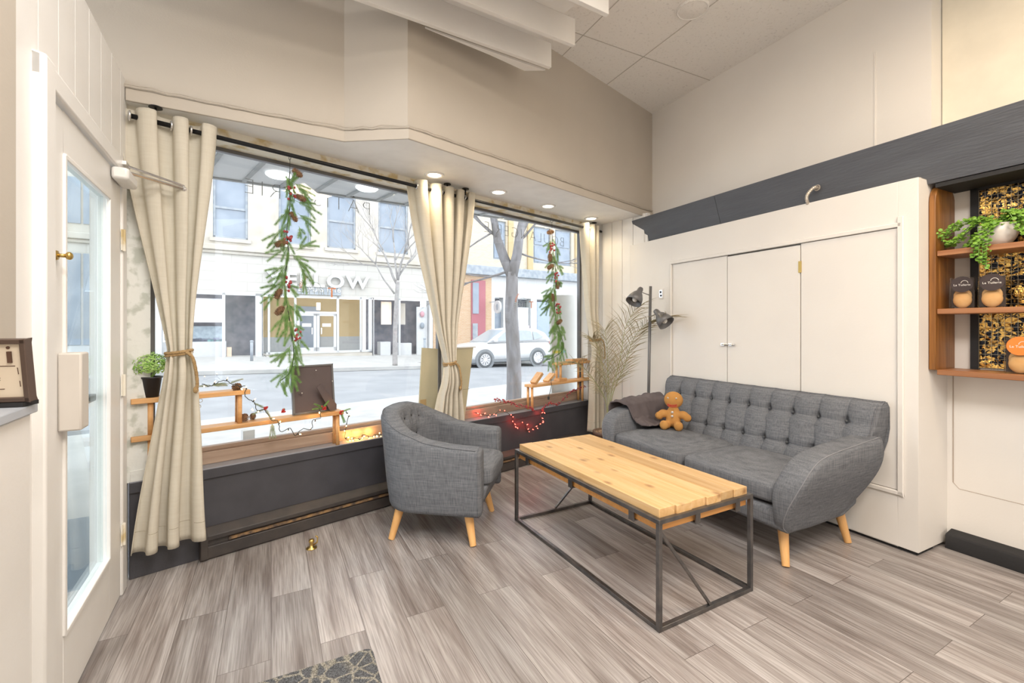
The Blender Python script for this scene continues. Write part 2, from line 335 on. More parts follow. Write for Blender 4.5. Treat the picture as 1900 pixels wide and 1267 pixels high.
def text_mesh(txt, size, depth=.0015, offset=0, shear=0, space=1.0):
    cu = bpy.data.curves.new('t', 'FONT'); cu.body = txt; cu.size = size; cu.extrude = depth; cu.offset = offset; cu.shear = shear; cu.space_character = space
    cu.align_x = 'CENTER'; cu.align_y = 'CENTER'; cu.resolution_u = 3
    o = bpy.data.objects.new('t', cu); C.objects.link(o); dg = bpy.context.evaluated_depsgraph_get()
    me = bpy.data.meshes.new_from_object(o.evaluated_get(dg)); bpy.data.objects.remove(o); bpy.data.curves.remove(cu)
    vs = [v.co.copy() for v in me.vertices]; fs = [tuple(p.vertices) for p in me.polygons]; bpy.data.meshes.remove(me); return vs, fs
def put_text(mb, txt, size, mt, depth=.0015, offset=0, shear=0, space=1.0):
    vs, fs = text_mesh(txt, size, depth, offset, shear, space); mb.add([mt @ v for v in vs], fs); return mb
RX90 = Matrix.Rotation(PI/2, 4, 'X')
def T(x, y, z): return Matrix.Translation((x, y, z))
def RZ(a): return Matrix.Rotation(a, 4, 'Z')
def RXm(a): return Matrix.Rotation(a, 4, 'X')
def RYm(a): return Matrix.Rotation(a, 4, 'Y')
def smooth01(t): t = max(0, min(1, t)); return t*t*(3-2*t)
def lerp(a, b, t): return a+(b-a)*t
def interp(t, xs, ys):
    if t <= xs[0]: return ys[0]
    for i in range(len(xs)-1):
        if t <= xs[i+1]: k = (t-xs[i])/(xs[i+1]-xs[i]); return lerp(ys[i], ys[i+1], k)
    return ys[-1]
def cr_spline(P, n=6):
    P = [Vector(p) for p in P]; out = []
    for i in range(len(P)-1):
        p0 = P[max(i-1, 0)]; p1 = P[i]; p2 = P[i+1]; p3 = P[min(i+2, len(P)-1)]
        for k in range(n):
            t = k/n; out.append(.5*((2*p1)+(p2-p0)*t+(2*p0-5*p1+4*p2-p3)*t*t+(3*p1-p0-3*p2+p3)*t**3))
    out.append(P[-1]); return out

for k_ in ('concrete', 'asphalt', 'asphalt2', 'fstone', 'fcream', 'fwhite', 'fblue', 'fdark', 'fgrey', 'fyellow', 'forange', 'fbrick', 'fred', 'fslate', 'carpaint', 'bark', 'bark_pale', 'perf'):  # outdoor colours darkened to stand in for lower exposure under the brighter sky
    for nd in M[k_].node_tree.nodes:
        if nd.type == 'VALTORGB':
            for e_ in nd.color_ramp.elements: e_.color = [c*.74 for c in e_.color[:3]]+[1]
        if nd.type == 'TEX_BRICK':
            for q_ in ('Color1', 'Color2', 'Mortar'): nd.inputs[q_].default_value = [c*.74 for c in nd.inputs[q_].default_value[:3]]+[1]
# ================================================================ THE ROOM
ZS = 2.44; ZC = 3.55
struct(MB().prism([(-3.4, -2.2), (4.6, -2.2), (4.6, 3.0), (1.9, 5.3), (.9, 5.15), (-1.99, 2.33), (-3.0, 1.6)], -.12, 0).obj('floor', 'floor'), 'grey brown wood-look plank floor')
# window wall: dark knee wall, jambs and head
kw = MB(); kw.box(0, 4.0, 0, .16, 0, .50)
o = at(kw.obj('wall_front', 'slate', bevel=.003), F); struct(o, 'slate grey low wall under the shop windows')
o = at(MB().box(0, 4.0, -.010, .13, .497, .503).obj('trim_1', 'sill', bevel=.002), F); struct(o, 'grey painted window sill')
o = at(MB().box(0, 4.0, -.012, .0, .445, .498).obj('trim_15', 'slate', bevel=.002), F); struct(o, 'slate lip of the window sill')
hd = MB(); hd.box(-.02, 4.02, 0.0, .20, 2.372, ZS+.02)
o = at(hd.obj('trim_2', 'peel'), F); struct(o, 'peeling cream head trim above the windows')
o = at(MB().box(-.02, .085, .0, .13, .50, 2.38).obj('trim_3', 'peelw'), F); struct(o, 'peeling white jamb beside the door')
o = at(MB().box(.002, .20, -.004, .06, .50, .56).box(.0, .085, .02, .06, .50, .62).obj('trim_4', 'peelw', bevel=.002), F); struct(o)
o = at(MB().box(3.86, 4.05, .02, .16, .50, 2.40).obj('trim_5', 'white'), F); struct(o)
# windows
def window(name, a0, a1, lab):
    w = bpy.data.objects.new(name, None); C.objects.link(w); w.location = F.w(0, 0, 0); w.rotation_euler = (0, 0, F.a); struct(w, lab)
    m = MB(); m.box(a0, a1, .085, .14, .503, .575); m.box(a0, a1, .105, .15, .575, .60); m.obj('window_rail', 'frame', w, bevel=.003)
    m = MB(); m.box(a0, a0+.028, .11, .15, .60, 2.372); m.box(a1-.028, a1, .11, .15, .60, 2.372); m.box(a0, a1, .11, .15, 2.350, 2.372); m.obj('window_frame', 'grey_metal', w, bevel=.002)
    MB().box(a0+.02, a1-.02, .128, .134, .595, 2.345).obj('glass', 'glass', w)
    return w
window('window_1', .085, 1.985, 'large shop window nearest the door')
window('window_2', 2.045, 3.86, 'large shop window in the corner')
o = at(MB().box(1.985, 2.045, .08, .16, .503, 2.372).obj('trim_6', 'white', bevel=.003), F); struct(o, 'white mullion between the two windows')
# angled panelled wall in the corner
P0 = F.w(3.99, 0); P1 = Vector((1.30, 4.60, 0)); ang = math.atan2(P1.y-P0.y, P1.x-P0.x); ln = (P1-P0).length
m = MB()
k = 0; xx = -.12
for wd in (.20, .135, .135, .135, .135):
    m.box(xx+.003, xx+wd-.003, 0, .02, 0, ZS+.02); xx += wd
m.box(-.12, ln+.1, .012, .06, 0, ZS+.02)
o = m.obj('wall_corner', 'white'); o.location = P0; o.rotation_euler = (0, 0, ang); struct(o, 'white vertical board panelling in the corner')
# soffit over the windows
fas = [(-1.033, 2.754), (-.632, 2.711), (1.291, 4.542), (1.50, 4.742)]
pL = Vector((-1.944, 2.253)); dL = (Vector(fas[0])-pL).normalized(); pLL = pL-dL*.9
soff = [tuple(pL)[:2]]+fas+[(1.62, 4.74), (1.5, 5.2), tuple(F.w(4.1, .1))[:2], tuple(F.w(-.06, .1))[:2]]
struct(MB().prism(soff, ZS, ZS+.05).obj('trim_7', 'soffit'), 'white soffit above the windows')
lip = [(-1.95, 2.247)]+fas
def offs(p, d):   # shift polyline towards the room
    out = []
    for i, q in enumerate(p):
        a = Vector(p[max(i-1, 0)]); b = Vector(p[min(i+1, len(p)-1)]); t = (b-a).normalized(); out.append(Vector(q)+Vector((t.y, -t.x))*d)
    return out
def band(p, din, dout, z0, z1):
    a = offs(p, din); b = offs(p, dout); m = MB()
    for i in range(len(p)-1):
        m.prism([tuple(a[i]), tuple(a[i+1]), tuple(b[i+1]), tuple(b[i])], z0, z1)
    return m
up = [tuple(pLL)]+fas
struct(band(up, 0, -.08, ZS+.012, ZC).obj('wall_front_upper', 'beige'), 'beige upper wall above the window soffit')
struct(band([tuple(pL)]+fas, .014, .0, ZS-.002, ZS+.062).obj('trim_8', 'beige', bevel=.003), 'narrow painted board along the soffit edge')
struct(MB().box(-3.4, 4.6, -2.35, -2.2, 0, ZC).obj('wall_back', 'wall'), 'warm white wall behind the photographer')
# ceiling
m = MB().prism([(-3.4, -2.2), (4.6, -2.2), (4.6, 3.2), (2, 5.4), (-3.4, 5.4)], ZC, ZC+.08)
struct(m.obj('ceiling', 'ceiling'), 'textured white tile ceiling')
m = MB()
for i in range(-3, 5): m.box(-4.2, 1.0, 2.21+i*.61, 2.216+i*.61, ZC-.002, ZC+.01) if False else m.box(-5, 1, i*.61+.2, i*.61+.206, ZC-.003, ZC+.01)
for i in range(-4, 1): m.box(i*1.22-.4, i*1.22-.394, -1.8, 3.45, ZC-.003, ZC+.01)
o = m.obj('trim_9', mat('ceiling seam', (.55, .52, .48), .9)); o.rotation_euler = (0, 0, R.a); struct(o, 'thin seams between the ceiling tiles')
o = tag(MB().lathe([(.10, -.012), (.11, -.004), (.11, .0)], 20, (0, 0, 0)).torus((0, 0, -.01), .10, .006).obj('ceiling_cover', 'ceiling', smooth=True), 'round off-white cover plate on the tiled ceiling', 'cover plate'); o.location = gp(1285, 16, 3.55) if False else Vector(((1285-950)/FPX*(2.25*FPX/591), 2.25*FPX/591, ZC))
# right wall, upper part and the recess by the shelves
m = MB(); m.box(-3.58, -1.268, 3.438, 3.60, 0, ZC); o = at(m.obj('wall_right', 'wall'), R); struct(o, 'warm white wall above the closet')
o = at(MB().box(-3.4, -1.50, 3.432, 3.44, 3.548, 3.55).box(-1.56, -1.552, 3.434, 3.44, 2.3, 3.1).obj('trim_10', 'wall'), R); struct(o)
o = at(MB().box(-1.262, 4.6, 3.56, 3.70, 0, ZC).obj('wall_right_near', 'cream'), R); struct(o, 'cream wall recess above the beam')
o = at(MB().box(-1.262, 1.2, 3.545, 3.56, 0, 2.12).obj('wall_right_lower', 'wall'), R); struct(o, 'white wall below the beam')
m = MB()  # chamfered panel line
xs0, zz0 = R.px(1768, 894, 3.545); xs1, zz1 = R.px(1780, 907, 3.545); xs2, zz2 = R.px(1900, 933, 3.545)
m.box(xs0, xs0+.004, 3.541, 3.546, zz0, 1.03); m.tube([(xs0, 3.545, zz0), (xs1, 3.545, zz1), (xs2+.3, 3.545, zz1-.004)], .002, 4)
o = at(m.obj('trim_11', mat('panel line', (.45, .38, .32), .8)), R); struct(o)
m = MB(); m.prism([(3.462, 0), (3.462, .075), (3.468, .085), (3.545, .10), (3.545, 0)], -1.215, 1.0, 'x'); o = at(m.obj('baseboard_right', 'blk', bevel=.003), R); struct(o, 'black rubber-like baseboard beside the closet')
# left wall: panelled partition over the door
m = MB()
m.box(-.05, 1.28, -.13, -.022, 2.06, 2.545)
n = 8
for i in range(n):
    x0 = -.02+i*.163; m.box(x0+.003, min(x0+.160, 1.28), -.022, -.008, 2.05, 2.545)
m.box(-.03, .10, -.13, -.01, 0, 2.10)
m.box(1.165, 1.32, -.13, -.008, 0, 2.545)
o = at(m.obj('wall_left', 'white'), L); struct(o, 'white panelled partition around the shop door')
m = MB(); m.box(-1.2, 1.28, -1.2, -.02, 2.50, 2.55); o = at(m.obj('trim_12', 'soffit'), L); struct(o)
m = MB(); m.box(1.305, 4.6, -.35, .004, 0, ZC); o = at(m.obj('wall_left_near', 'beige'), L); struct(o, 'beige wall at the left edge')
# door casing
m = MB(); m.box(1.085, 1.165, -.03, .022, 0, 2.10); m.box(1.075, 1.09, -.03, .005, 0, 2.03); m.box(.06, 1.165, -.03, .015, 2.03, 2.10)
m.box(.07, .155, -.03, .004, 0, 2.03)
o = at(m.obj('trim_13', 'white', bevel=.008), L); struct(o, 'white door casing')
d = bpy.data.objects.new('door_1', None); C.objects.link(d); d.location = L.w(0, 0, 0); d.rotation_euler = (0, 0, L.a); struct(d, 'white glazed shop door')
m = MB(); A, B = .165, 1.068; g0, g1, zb, zt = .365, .93, .27, 1.875
m.box(A, g0, -.045, -.004, .012, 2.02); m.box(g1, B, -.045, -.004, .012, 2.02); m.box(g0, g1, -.045, -.004, .012, zb); m.box(g0, g1, -.045, -.004, zt, 2.02)
m.obj('door_leaf', 'white', d, bevel=.003)
m = MB()
for (x0, x1, z0, z1) in ((g0-.006, g0+.012, zb, zt), (g1-.012, g1+.006, zb, zt), (g0, g1, zb-.006, zb+.012), (g0, g1, zt-.012, zt+.006)): m.box(x0, x1, -.012, .004, z0, z1)
m.obj('glazing_bead', 'white', d, bevel=.003)
MB().box(g0, g1, -.030, -.024, zb, zt).obj('glass', 'doorglass', d)
MB().box(g0, g1, -.10, -.046, .98, 1.01).obj('push_bar', 'grey_metal', d, bevel=.004)
m = MB(); m.prism([(-.004, .96), (.055, .96), (.055, 1.216), (-.004, 1.216)], .905, .985, 'x'); m.obj('lock_cover', mat('beige painted lock cover', (.62, .58, .53), .45), d, bevel=.006)
m = MB(); kx = 1.005; m.cyl((kx, -.006, 1.53), (kx, .004, 1.53), .018, .014); m.cyl((kx, .0, 1.53), (kx, .022, 1.53), .006); m.ball((kx, .030, 1.53), (.013, .010, .013)); m.obj('knob', 'gold', d, smooth=True)
for z in (.30, 1.02, 1.72):
    m = MB(); m.box(.135, .175, .0, .006, z-.05, z+.05); m.cyl((.157, .008, z-.052), (.157, .008, z+.052), .007, n=8)
    m.obj('hinge', 'peel', d)
# door closer
m = MB(); m.box(.17, .36, .0, .062, 1.965, 2.02); cl = m.obj('closer_body', 'white', d, bevel=.012)
m = MB(); m.cyl((.24, .03, 2.02), (.24, .03, 2.035), .014); p1 = (.06, .235, 2.03); m.tube([(.24, .03, 2.03), p1], .008, 6); m.tube([(.19, .015, 2.075), (p1[0], p1[1], 2.045)], .006, 6); m.ball(p1, .013); m.box(.15, .23, 0, .03, 2.068, 2.085)
m.obj('closer_arm', 'chrome', d, smooth=False)
# counter at the left edge
t = thing('counter', 'white front counter with grey top at the left edge', 'counter', L, 0, 0, 0)
MB().box(1.40, 2.35, .005, .060, 0, 1.085).obj('counter_body', 'white', t, bevel=.004)
MB().box(1.395, 2.35, .005, .072, 1.087, 1.11).obj('countertop', mat('grey counter edge', (.42, .45, .50), .35), t, bevel=.003)

# ================================================================ closet on the right
cl = thing('closet', 'large white built-in closet behind the sofa', 'closet', R, 0, 3.19, 0)
def rx(px): return R.px(px, 600, 3.19)[0]
X0, X1 = -3.62, -1.234
m = MB(); D0 = rx(1247); D3 = rx(1666); zb, zt = .345, 1.885
m.box(X0, D0, 0, .03, .02, 2.15); m.box(D3, X1, 0, .03, .02, 2.15); m.box(D0, D3, 0, .03, zt, 2.15); m.box(D0, D3, 0, .03, .02, zb)
m.box(X1-.03, X1, .03, .36, .02, 2.15); m.box(X0, X0+.03, .03, .24, .02, 2.15); m.box(X0, X1, .03, .24, 2.12, 2.15); m.box(D0, X1-.03, .06, .08, .02, 2.12)
m.obj('carcass', 'wall', cl, bevel=.002)
m = MB(); e = .012
for (a, b, c_, d_) in ((D0-.02, D3+.02, zt, zt+.025), (D0-.02, D3+.03, zb-.025, zb), (D0-.02, D0, zb, zt), (D3, D3+.03, zb-.025, zt+.06)): m.box(a, b, -e, 0, c_, d_)
m.obj('trim_strip', 'wall', cl, bevel=.004)
xa, xb = rx(1349), rx(1485)
dr = MB().box(D0+.004, xa-.004, .004, .024, zb+.003, zt-.003).obj('door', 'wall', cl, bevel=.002)
dr2 = MB().box(xa+.004, xb-.004, .0, .020, zb+.003, zt-.012).obj('door', 'wall', cl, bevel=.002)
m = MB(); m.cyl((xa-.04, -.012, 1.16), (xa+.07, -.012, 1.16), .006, n=6); m.box(xa+.02, xa+.05, -.012, .0, 1.15, 1.17); m.box(xa-.05, xa-.02, -.012, .004, 1.15, 1.17); m.ball((xa+.075, -.014, 1.16), .010); m.obj('latch', 'chrome', dr2)
for z in (.55, 1.72): MB().box(xb-.012, xb+.008, -.004, .001, z-.04, z+.04).obj('hinge', 'gold', dr2)
dr3 = MB().box(xb+.003, D3-.003, .002, .022, zb+.003, zt-.003).obj('door', 'wall', cl, bevel=.002)
m = MB().box(X0, X1-.01, .012, .20, 0, .02); m.obj('plinth', 'blk', cl)
# beam: leaning slate boards
def beam(name, x0, x1, lab, t0=.0):
    t = MB(); z0, z1 = 2.125, 2.405
    t.prism([(3.195+t0, z1), (3.215+t0, z1+.004), (3.315, z0), (3.295, z0-.004)], x0, x1, 'x')
    t.box(x0+.02, x1-.02, 3.225+t0, 3.43, z1-.03, z1-.01); t.box(x0+.02, x1-.02, 3.33, 3.43, z0+.02, z0+.04) if x0 < -2 else None
    o = at(t.obj(name, 'slate2', bevel=.002), R); return tag(o, lab, 'board')
beam('beam_board', R.px(1172, 405, 3.195)[0], R.px(1325, 363, 3.195)[0]-.004, 'short slate grey board at the corner end of the wall beam')
beam('beam_board', R.px(1325, 363, 3.195)[0], .6, 'long slate grey board running above closet and shelves')
o = at(MB().box(-1.20, .6, 3.30, 3.545, 2.095, 2.118).obj('trim_14', 'blk'), R); struct(o)
# flexible conduit out of the beam
cx, cz = R.px(1518, 352, 3.24); pts = cr_spline([(cx, 3.25, cz+.01), (cx-.005, 3.20, cz+.01), (cx-.03, 3.175, cz-.03), (cx-.04, 3.18, cz-.07), (cx-.04, 3.23, cz-.13)], 10)
m = MB(); m.tube(pts, [.010+.0018*(i % 2) for i in range(len(pts))], 8); m.torus((cx, 3.228, cz+.012), .018, .004, 14, 5, RXm(PI/2))
tag(at(m.obj('conduit', mat('flexible metal conduit', (.55, .50, .44), .4, .6)), R), 'short bent metal conduit coming out of the grey beam', 'conduit')
# outlet
ox, oz = R.px(1227, 545, 3.19)
t = thing('wall_outlet', 'small metal outlet box with broken cover beside the floor lamp', 'outlet', R, ox, 3.188, oz)
MB().box(-.03, .03, -.004, 0, -.05, .05).obj('cover_plate', 'wall', t, bevel=.002); MB().box(-.018, .02, -.007, -.003, -.035, .035).obj('socket', 'chrome', t); MB().cbox((0, -.008, .015), (.018, .003, .02)).cbox((.004, -.008, -.018), (.02, .003, .018)).obj('slot', 'black', t)
# heaters
def heater(a0, a1, lab):
    t = thing('baseboard_heater', lab, 'heater', F, 0, 0, 0, group=None)
    m = MB(); m.prism([(0, .0), (-.035, .0), (-.048, .012), (-.048, .075), (-.030, .082), (-.030, .105), (-.052, .112), (-.054, .135), (-.008, .172), (0, .172)], a0, a1, 'x'); m.obj('casing', 'heater', t, bevel=.002)
    MB().box(a0+.13, a1-.01, -.050, -.034, .086, .100).obj('fin_slot', 'rust', t)
    m = MB(); m.prism([(-.001, .0), (-.038, .0), (-.055, .012), (-.057, .136), (-.008, .176), (-.001, .176)], a0-.004, a0+.03, 'x'); m.obj('end_cap', 'heater', t, bevel=.003)
heater(.30, 1.93, 'dark grey baseboard heater under the window beside the door')
heater(2.05, 3.60, 'dark grey baseboard heater behind the coffee table')
# recessed lights
for (px, py, w) in ((806, 324, 1), (925, 356, .8), (1017, 382, .8), (1097, 405, .8)):
    Y = FPX*(ZS-CAMZ)/(607-py); p = Vector(((px-950)/FPX*Y, Y, ZS))
    lab = {806: 'round recessed ceiling light nearest the middle curtain top', 925: 'second recessed ceiling light from the middle curtain', 1017: 'third recessed ceiling light, above the hanging garland', 1097: 'recessed ceiling light in the far corner by the last curtain'}[px]
    t = thing('recessed_light', lab, 'ceiling light', None, p.x, p.y, p.z, 0, 'recessed lights in the window soffit')
    MB().lathe([(.050, -.001), (.052, -.008), (.068, -.008), (.074, .001)], 28).obj('trim_ring', 'soffit', t, smooth=True)
    MB().lathe([(0, -.004), (.05, -.003), (.051, .001), (0, .001)], 24).obj('lens', 'pot_light', t, smooth=True)
    lamp('SPOT', (p.x, p.y, p.z-.02), 9*w, (1, .80, .52), .04, (0, 0, 0), spot=2.6)
# cable stapled along the soffit board
pp = offs(lip, .02); pts = []
for i in range(len(pp)-1):
    n = int((pp[i+1]-pp[i]).length/.06)+1
    for k in range(n): q = pp[i].lerp(pp[i+1], k/n); pts.append((q.x, q.y, ZS+.068+random.uniform(-.004, .005)))
tag(MB().tube(pts, .0045, 5).tube([(a, b, c+.011+random.uniform(-.004, .004)) for a, b, c in pts], .0035, 5).obj('cable', 'beige'), 'thin painted cables stapled above the window soffit', 'cable')
# ================================================================ suspended white baffle
dirB = math.atan2(.504, .863)
t = thing('ceiling_baffle', 'white slatted baffle hanging below the ceiling at the top of the picture', 'ceiling baffle', None, .27, 3.105, 3.08, dirB)
Bf = Fr(.27, 3.105, dirB)
ends = []
for (px, py) in ((1022, 126), (1066, 85), (1128, 28)):
    Y = FPX*(3.08-CAMZ)/(607-py); ends.append(Bf.loc((px-950)/FPX*Y, Y))
for i, (x, y) in enumerate(ends):
    MB().box(x-2.4, x, y-.008, y+.022, 0, .165).obj('slat', 'white', t, bevel=.002)
m = MB(); y0 = ends[0][1]; 
m.prism([(ends[0][0]-2.4, y0+.02), (ends[0][0]-.10, y0+.02), (ends[1][0]-.04, ends[1][1]+.14), (ends[1][0]-.10, ends[1][1]), (ends[2][0]-.04, ends[2][1]+.10), (ends[2][0]-.1, ends[2][1]-.35), (ends[0][0]-2.4, ends[2][1]-.35)], .165, .18)
m.obj('backing_panel', 'white', t)
m = MB(); m.prism([(-.9, .024), (-.03, .024), (-.155, .10), (-.45, .06)], .004, .016); m.obj('corner_panel', 'white', t)
for (x, y) in ((-.4, -.1), (-1.8, -.1)): MB().cyl((x, y, .18), (x, y, ZC-3.08), .004, n=6).obj('hanger', 'chrome', t)

# ================================================================ curtains
def curtain(lab, acen, tie_a, tie_z, wt, wtie, wb, zt, zb, folds, bot_a, amp=.045, dd=-.075, grom=6, phase=0.):
    t = thing('curtain', lab, 'curtain', F, acen, dd, 0, group='tied linen curtains')
    nv = 70; nu = folds*14
    def fn(u, v):
        z = zt+(zb-zt)*v
        if z > tie_z:
            k = (zt-z)/(zt-tie_z); e = k**1.15
            c = lerp(acen, tie_a, e**1.1); w = lerp(wt, wtie, smooth01(k)*.35+.65*e); am = lerp(amp, .030, k)
        else:
            k = (tie_z-z)/(tie_z-zb); c = lerp(tie_a, bot_a, smooth01(k)); w = lerp(wtie, wb, k**.8); am = lerp(.030, amp*1.0, k)
        ph = 2*PI*folds*u+phase; s_ = math.sin(ph+.45*math.sin(z*1.6+u*4)); s_ = math.copysign(abs(s_)**.75, s_)
        x = c+(u-.5)*w+.008*math.sin(z*2+u*7)-.012*math.sin(2*ph)*(w/.4); y = am*s_+.004*math.sin(ph*2+z*3)
        y -= .045*smooth01((tie_z+.35-z)/.5) if z > .45 else .045
        if z <= tie_z and (tie_z-z) < .25: y -= .02*math.sin(PI*(tie_z-z)/.25)
        return (x-acen, y, z-.0)
    MB().grid(fn, nu, nv).obj('fabric', 'curtain', t, smooth=True, solid=.003)
    # hem line
    MB().grid(lambda u, v: Vector(fn(u, 1-.045-.0015*v))+Vector((0, -.003 if True else 0, 0)), nu, 1).obj('hem_stitch', mat('hem stitch', (.55, .49, .38), .9), t)
    # rope tieback: a ring and a hanging tail
    m = MB(); rr = wtie*.5+.006; pts = []
    for i in range(33): th = 2*PI*i/32; pts.append((tie_a-acen+rr*math.cos(th), -.035+.050*math.sin(th), tie_z+.008*math.cos(th)))
    m.tube(pts, [.0075+.0015*(i % 2) for i in range(33)], 8, False); m.tube([(p[0], p[1]*.98, p[2]-.013) for p in pts], .0065, 8, False)
    x0 = tie_a-acen+rr*.75
    m.tube(cr_spline([(x0-.02, -.083, tie_z), (x0+.008, -.095, tie_z-.03), (x0+.022, -.10, tie_z-.10), (x0+.028, -.10, tie_z-.17), (x0+.022, -.10, tie_z-.205)], 5), [.0075+.001*(i % 2) for i in range(21)], 8); m.ball((x0+.021, -.10, tie_z-.20), (.012, .012, .018))
    m.obj('tieback', 'rope', t, smooth=True)
    for i in range(grom):
        u = (i+.5)/grom; p = fn(u, .02); x = (u-.5)*wt
        m = MB().torus((x, 0, 2.360), .021, .006, 18, 6, RYm(PI/2) @ RXm(.0)); m.obj('grommet', 'chrome', t, smooth=True)
    return t
zr = 2.36
a1, _ = F.px(318, 400, -.075); tA, tZ = F.px(331, 652, -.085); bA, _ = F.px(312, 950, -.1)
curtain('cream tied curtain beside the shop door', a1, tA, tZ, .42, .10, .30, 2.405, .165, 3, bA+.0, grom=5)
a2, _ = F.px(826, 400, -.075); tA, tZ = F.px(831, 672, -.085); bA, _ = F.px(826, 790, -.1)
curtain('wide cream tied curtain between the two windows, behind the armchair', a2, tA, tZ, .60, .085, .36, 2.405, .17, 5, bA, amp=.05, grom=8, phase=.8)
a3, _ = F.px(1096, 400, -.075); tA, tZ = F.px(1101, 629, -.085); bA, _ = F.px(1103, 780, -.1)
curtain('cream tied curtain in the corner behind the dried palm', a3, tA, tZ, .30, .14, .24, 2.405, .19, 3, bA, grom=4, phase=2)
# rods
t = thing('curtain_rod', 'black curtain rod spanning both shop windows', 'curtain rod', F, 0, -.075, zr)
MB().cyl((-.0, 0, 0), (3.98, 0, 0), .0125, n=14).obj('rod', 'black', t, smooth=True)
for x in (.10, a2+.02, a2+.20, a3+.06):
    m = MB(); m.lathe([(.030, .072), (.028, .078), (.010, .080)], 16, (x, .0, 0)); m.tube([(x, 0, .076), (x, 0, .02), (x, 0, -.016)], .006, 6); m.obj('bracket', 'black', t)

# ================================================================ two-tier wooden benches in the windows
def bench(a0, a_low, a_up, zl, zu, lab, flip=False):
    t = thing('plank_shelf', lab, 'plank shelf', F, 0, 0, 0)
    dp0, dp1 = -.028, .078; th = .026
    lo, hi = (a0, a_low); MB().box(lo, hi, dp0, dp1, zl-th, zl).obj('lower_plank', 'ply', t, bevel=.003)
    if not flip: u0, u1 = a0, a_up
    else: u0, u1 = a_up, a_low
    MB().box(u0, u1, dp0, dp1, zu-th, zu).obj('upper_plank', 'ply', t, bevel=.003)
    r = .0125
    ends = [hi-.03, a0+.08] if not flip else [lo+.03, hi-.12]
    for e in ends:
        for y in (dp0+.03, dp1-.02): MB().cyl((e, y, .503), (e, y, zl-th), r, n=14).obj('leg', 'ply', t, smooth=True)
    ee = [u1-.05, u0+.08] if not flip else [u0+.05, u1-.12]
    for e in ee:
        for y in (dp0+.03, dp1-.02): MB().cyl((e, y, zl), (e, y, zu-th), r, n=14).obj('leg', 'ply', t, smooth=True)
    return t
bench(.005, 1.105, .545, .735, .93, 'two-tier wooden plank shelf on the sill beside the door')
bench(2.93, 3.86, 3.33, .745, .935, 'two-tier wooden plank shelf on the sill in the corner', True)

# ================================================================ small decorations
def cone_mb(m, c, r, l, axis):
    q = Vector((0, 0, 1)).rotation_difference(Vector(axis).normalized()).to_matrix().to_4x4(); c = Vector(c)
    m.ball(c, (r*.72, r*.72, l*.5), 8, 6, q)
    k = 0
    for i in range(9):
        tt = (i+.5)/9; z = (tt-.5)*l; rr = r*math.sin(PI*(.12+.82*tt))**.6
        for j in range(8):
            th = 2*PI*(j+.5*(i % 2))/8; p = Vector((rr*math.cos(th), rr*math.sin(th), z)); d = Vector((math.cos(th), math.sin(th), -.5)); s_ = Vector((-math.sin(th), math.cos(th), 0))
            a = q @ (p*.6); b_ = q @ (p*.95+s_*r*.26); e = q @ (p*.95-s_*r*.26); tp = q @ (p*1.0+d*r*.28); lo = q @ (p*.8+Vector((0, 0, -l*.07)))
            m.add([c+a, c+b_, c+tp, c+e, c+lo], [(0, 1, 2), (0, 2, 3), (4, 2, 1), (4, 3, 2)])
    return m
def sprig(m, p0, d, l, n=16, nl=.03, droop=.15, seedw=.0013):
    p0 = Vector(p0); d = Vector(d).normalized(); pts = []
    for i in range(6): s_ = i/5; pts.append(p0+d*l*s_+Vector((0, 0, -droop*l*s_*s_)))
    m.tube(pts, .0014, 4)
    for i in range(n):
        s_ = .12+.88*i/n; p = p0+d*l*s_+Vector((0, 0, -droop*l*s_*s_)); tg = (d+Vector((0, 0, -2*droop*s_))).normalized(); side = tg.orthogonal().normalized(); sd2 = tg.cross(side)
        L_ = nl*(1-.45*s_)*random.uniform(.85, 1.1)
        for k in range(4):
            th = k*PI/2+i*.9; o_ = side*math.cos(th)+sd2*math.sin(th); e = p+(tg*.75+o_*.65)*L_; w = tg.cross(o_).normalized()*seedw; mid = p.lerp(e, .5)
            m.add([p, mid+w, e, mid-w], [(0, 1, 2, 3)]); m.add([p, mid+o_*seedw*.8, e, mid-o_*seedw*.8], [(0, 1, 2, 3)])
def garland(lab, path, sprigs, cones, berries, hook_z, a0, d0, gm='green', s=1.0):
    t = thing('pine_garland', lab, 'garland', F, a0, d0, 0, group='pine cone garlands hanging from the rod')
    pts = [(x-a0, 0, z) for x, z in path]; st = cr_spline(pts, 8)
    m = MB(); m.tube(st, .0028, 6); m.tube([(st[0].x, 0, st[0].z), (st[0].x, 0, hook_z-.02)], .0018, 5)
    m.torus((st[0].x, 0, hook_z-.002), .020, .0018, 14, 5, RYm(PI/2)); m.obj('stem', 'wire', t)
    m = MB()
    sprigs = sprigs+[(x+dx*l*f, z+dz*l*f, dx*math.cos(a)-dz*math.sin(a), dx*math.sin(a)+dz*math.cos(a), l*.62) for (x, z, dx, dz, l) in sprigs for f, a in ((.12, .5), (.35, -.45))]
    for (x, z, dx, dz, l) in sprigs: sprig(m, (x-a0, 0, z), (dx, random.uniform(-.25, .25), dz), l, int(30*l/.12), .030*s, .1, .0013)
    for i, p in enumerate(st[3:]):
        if i % 2 == 0: sprig(m, p, (random.uniform(-.35, .35), random.uniform(-.6, .6), -1), .10*s, 22, .026*s, .05, .0014)
    m.obj('foliage', gm, t)
    for (x, z, ax) in cones: cone_mb(MB(), (x-a0, -.012, z), .019*s, .072*s, ax).obj('pine_cone', 'cone', t)
    for (x, z) in berries:
        m = MB()
        for k in range(12): m.ball((x-a0+random.uniform(-.022, .022)*s, -.012+random.uniform(-.015, .015), z+random.uniform(-.045, .045)*s), .0085*s, 8, 5)
        m.obj('berry_cluster', 'berry', t, smooth=True)
    return t
q = lambda px, py: F.px(px, py, -.03)
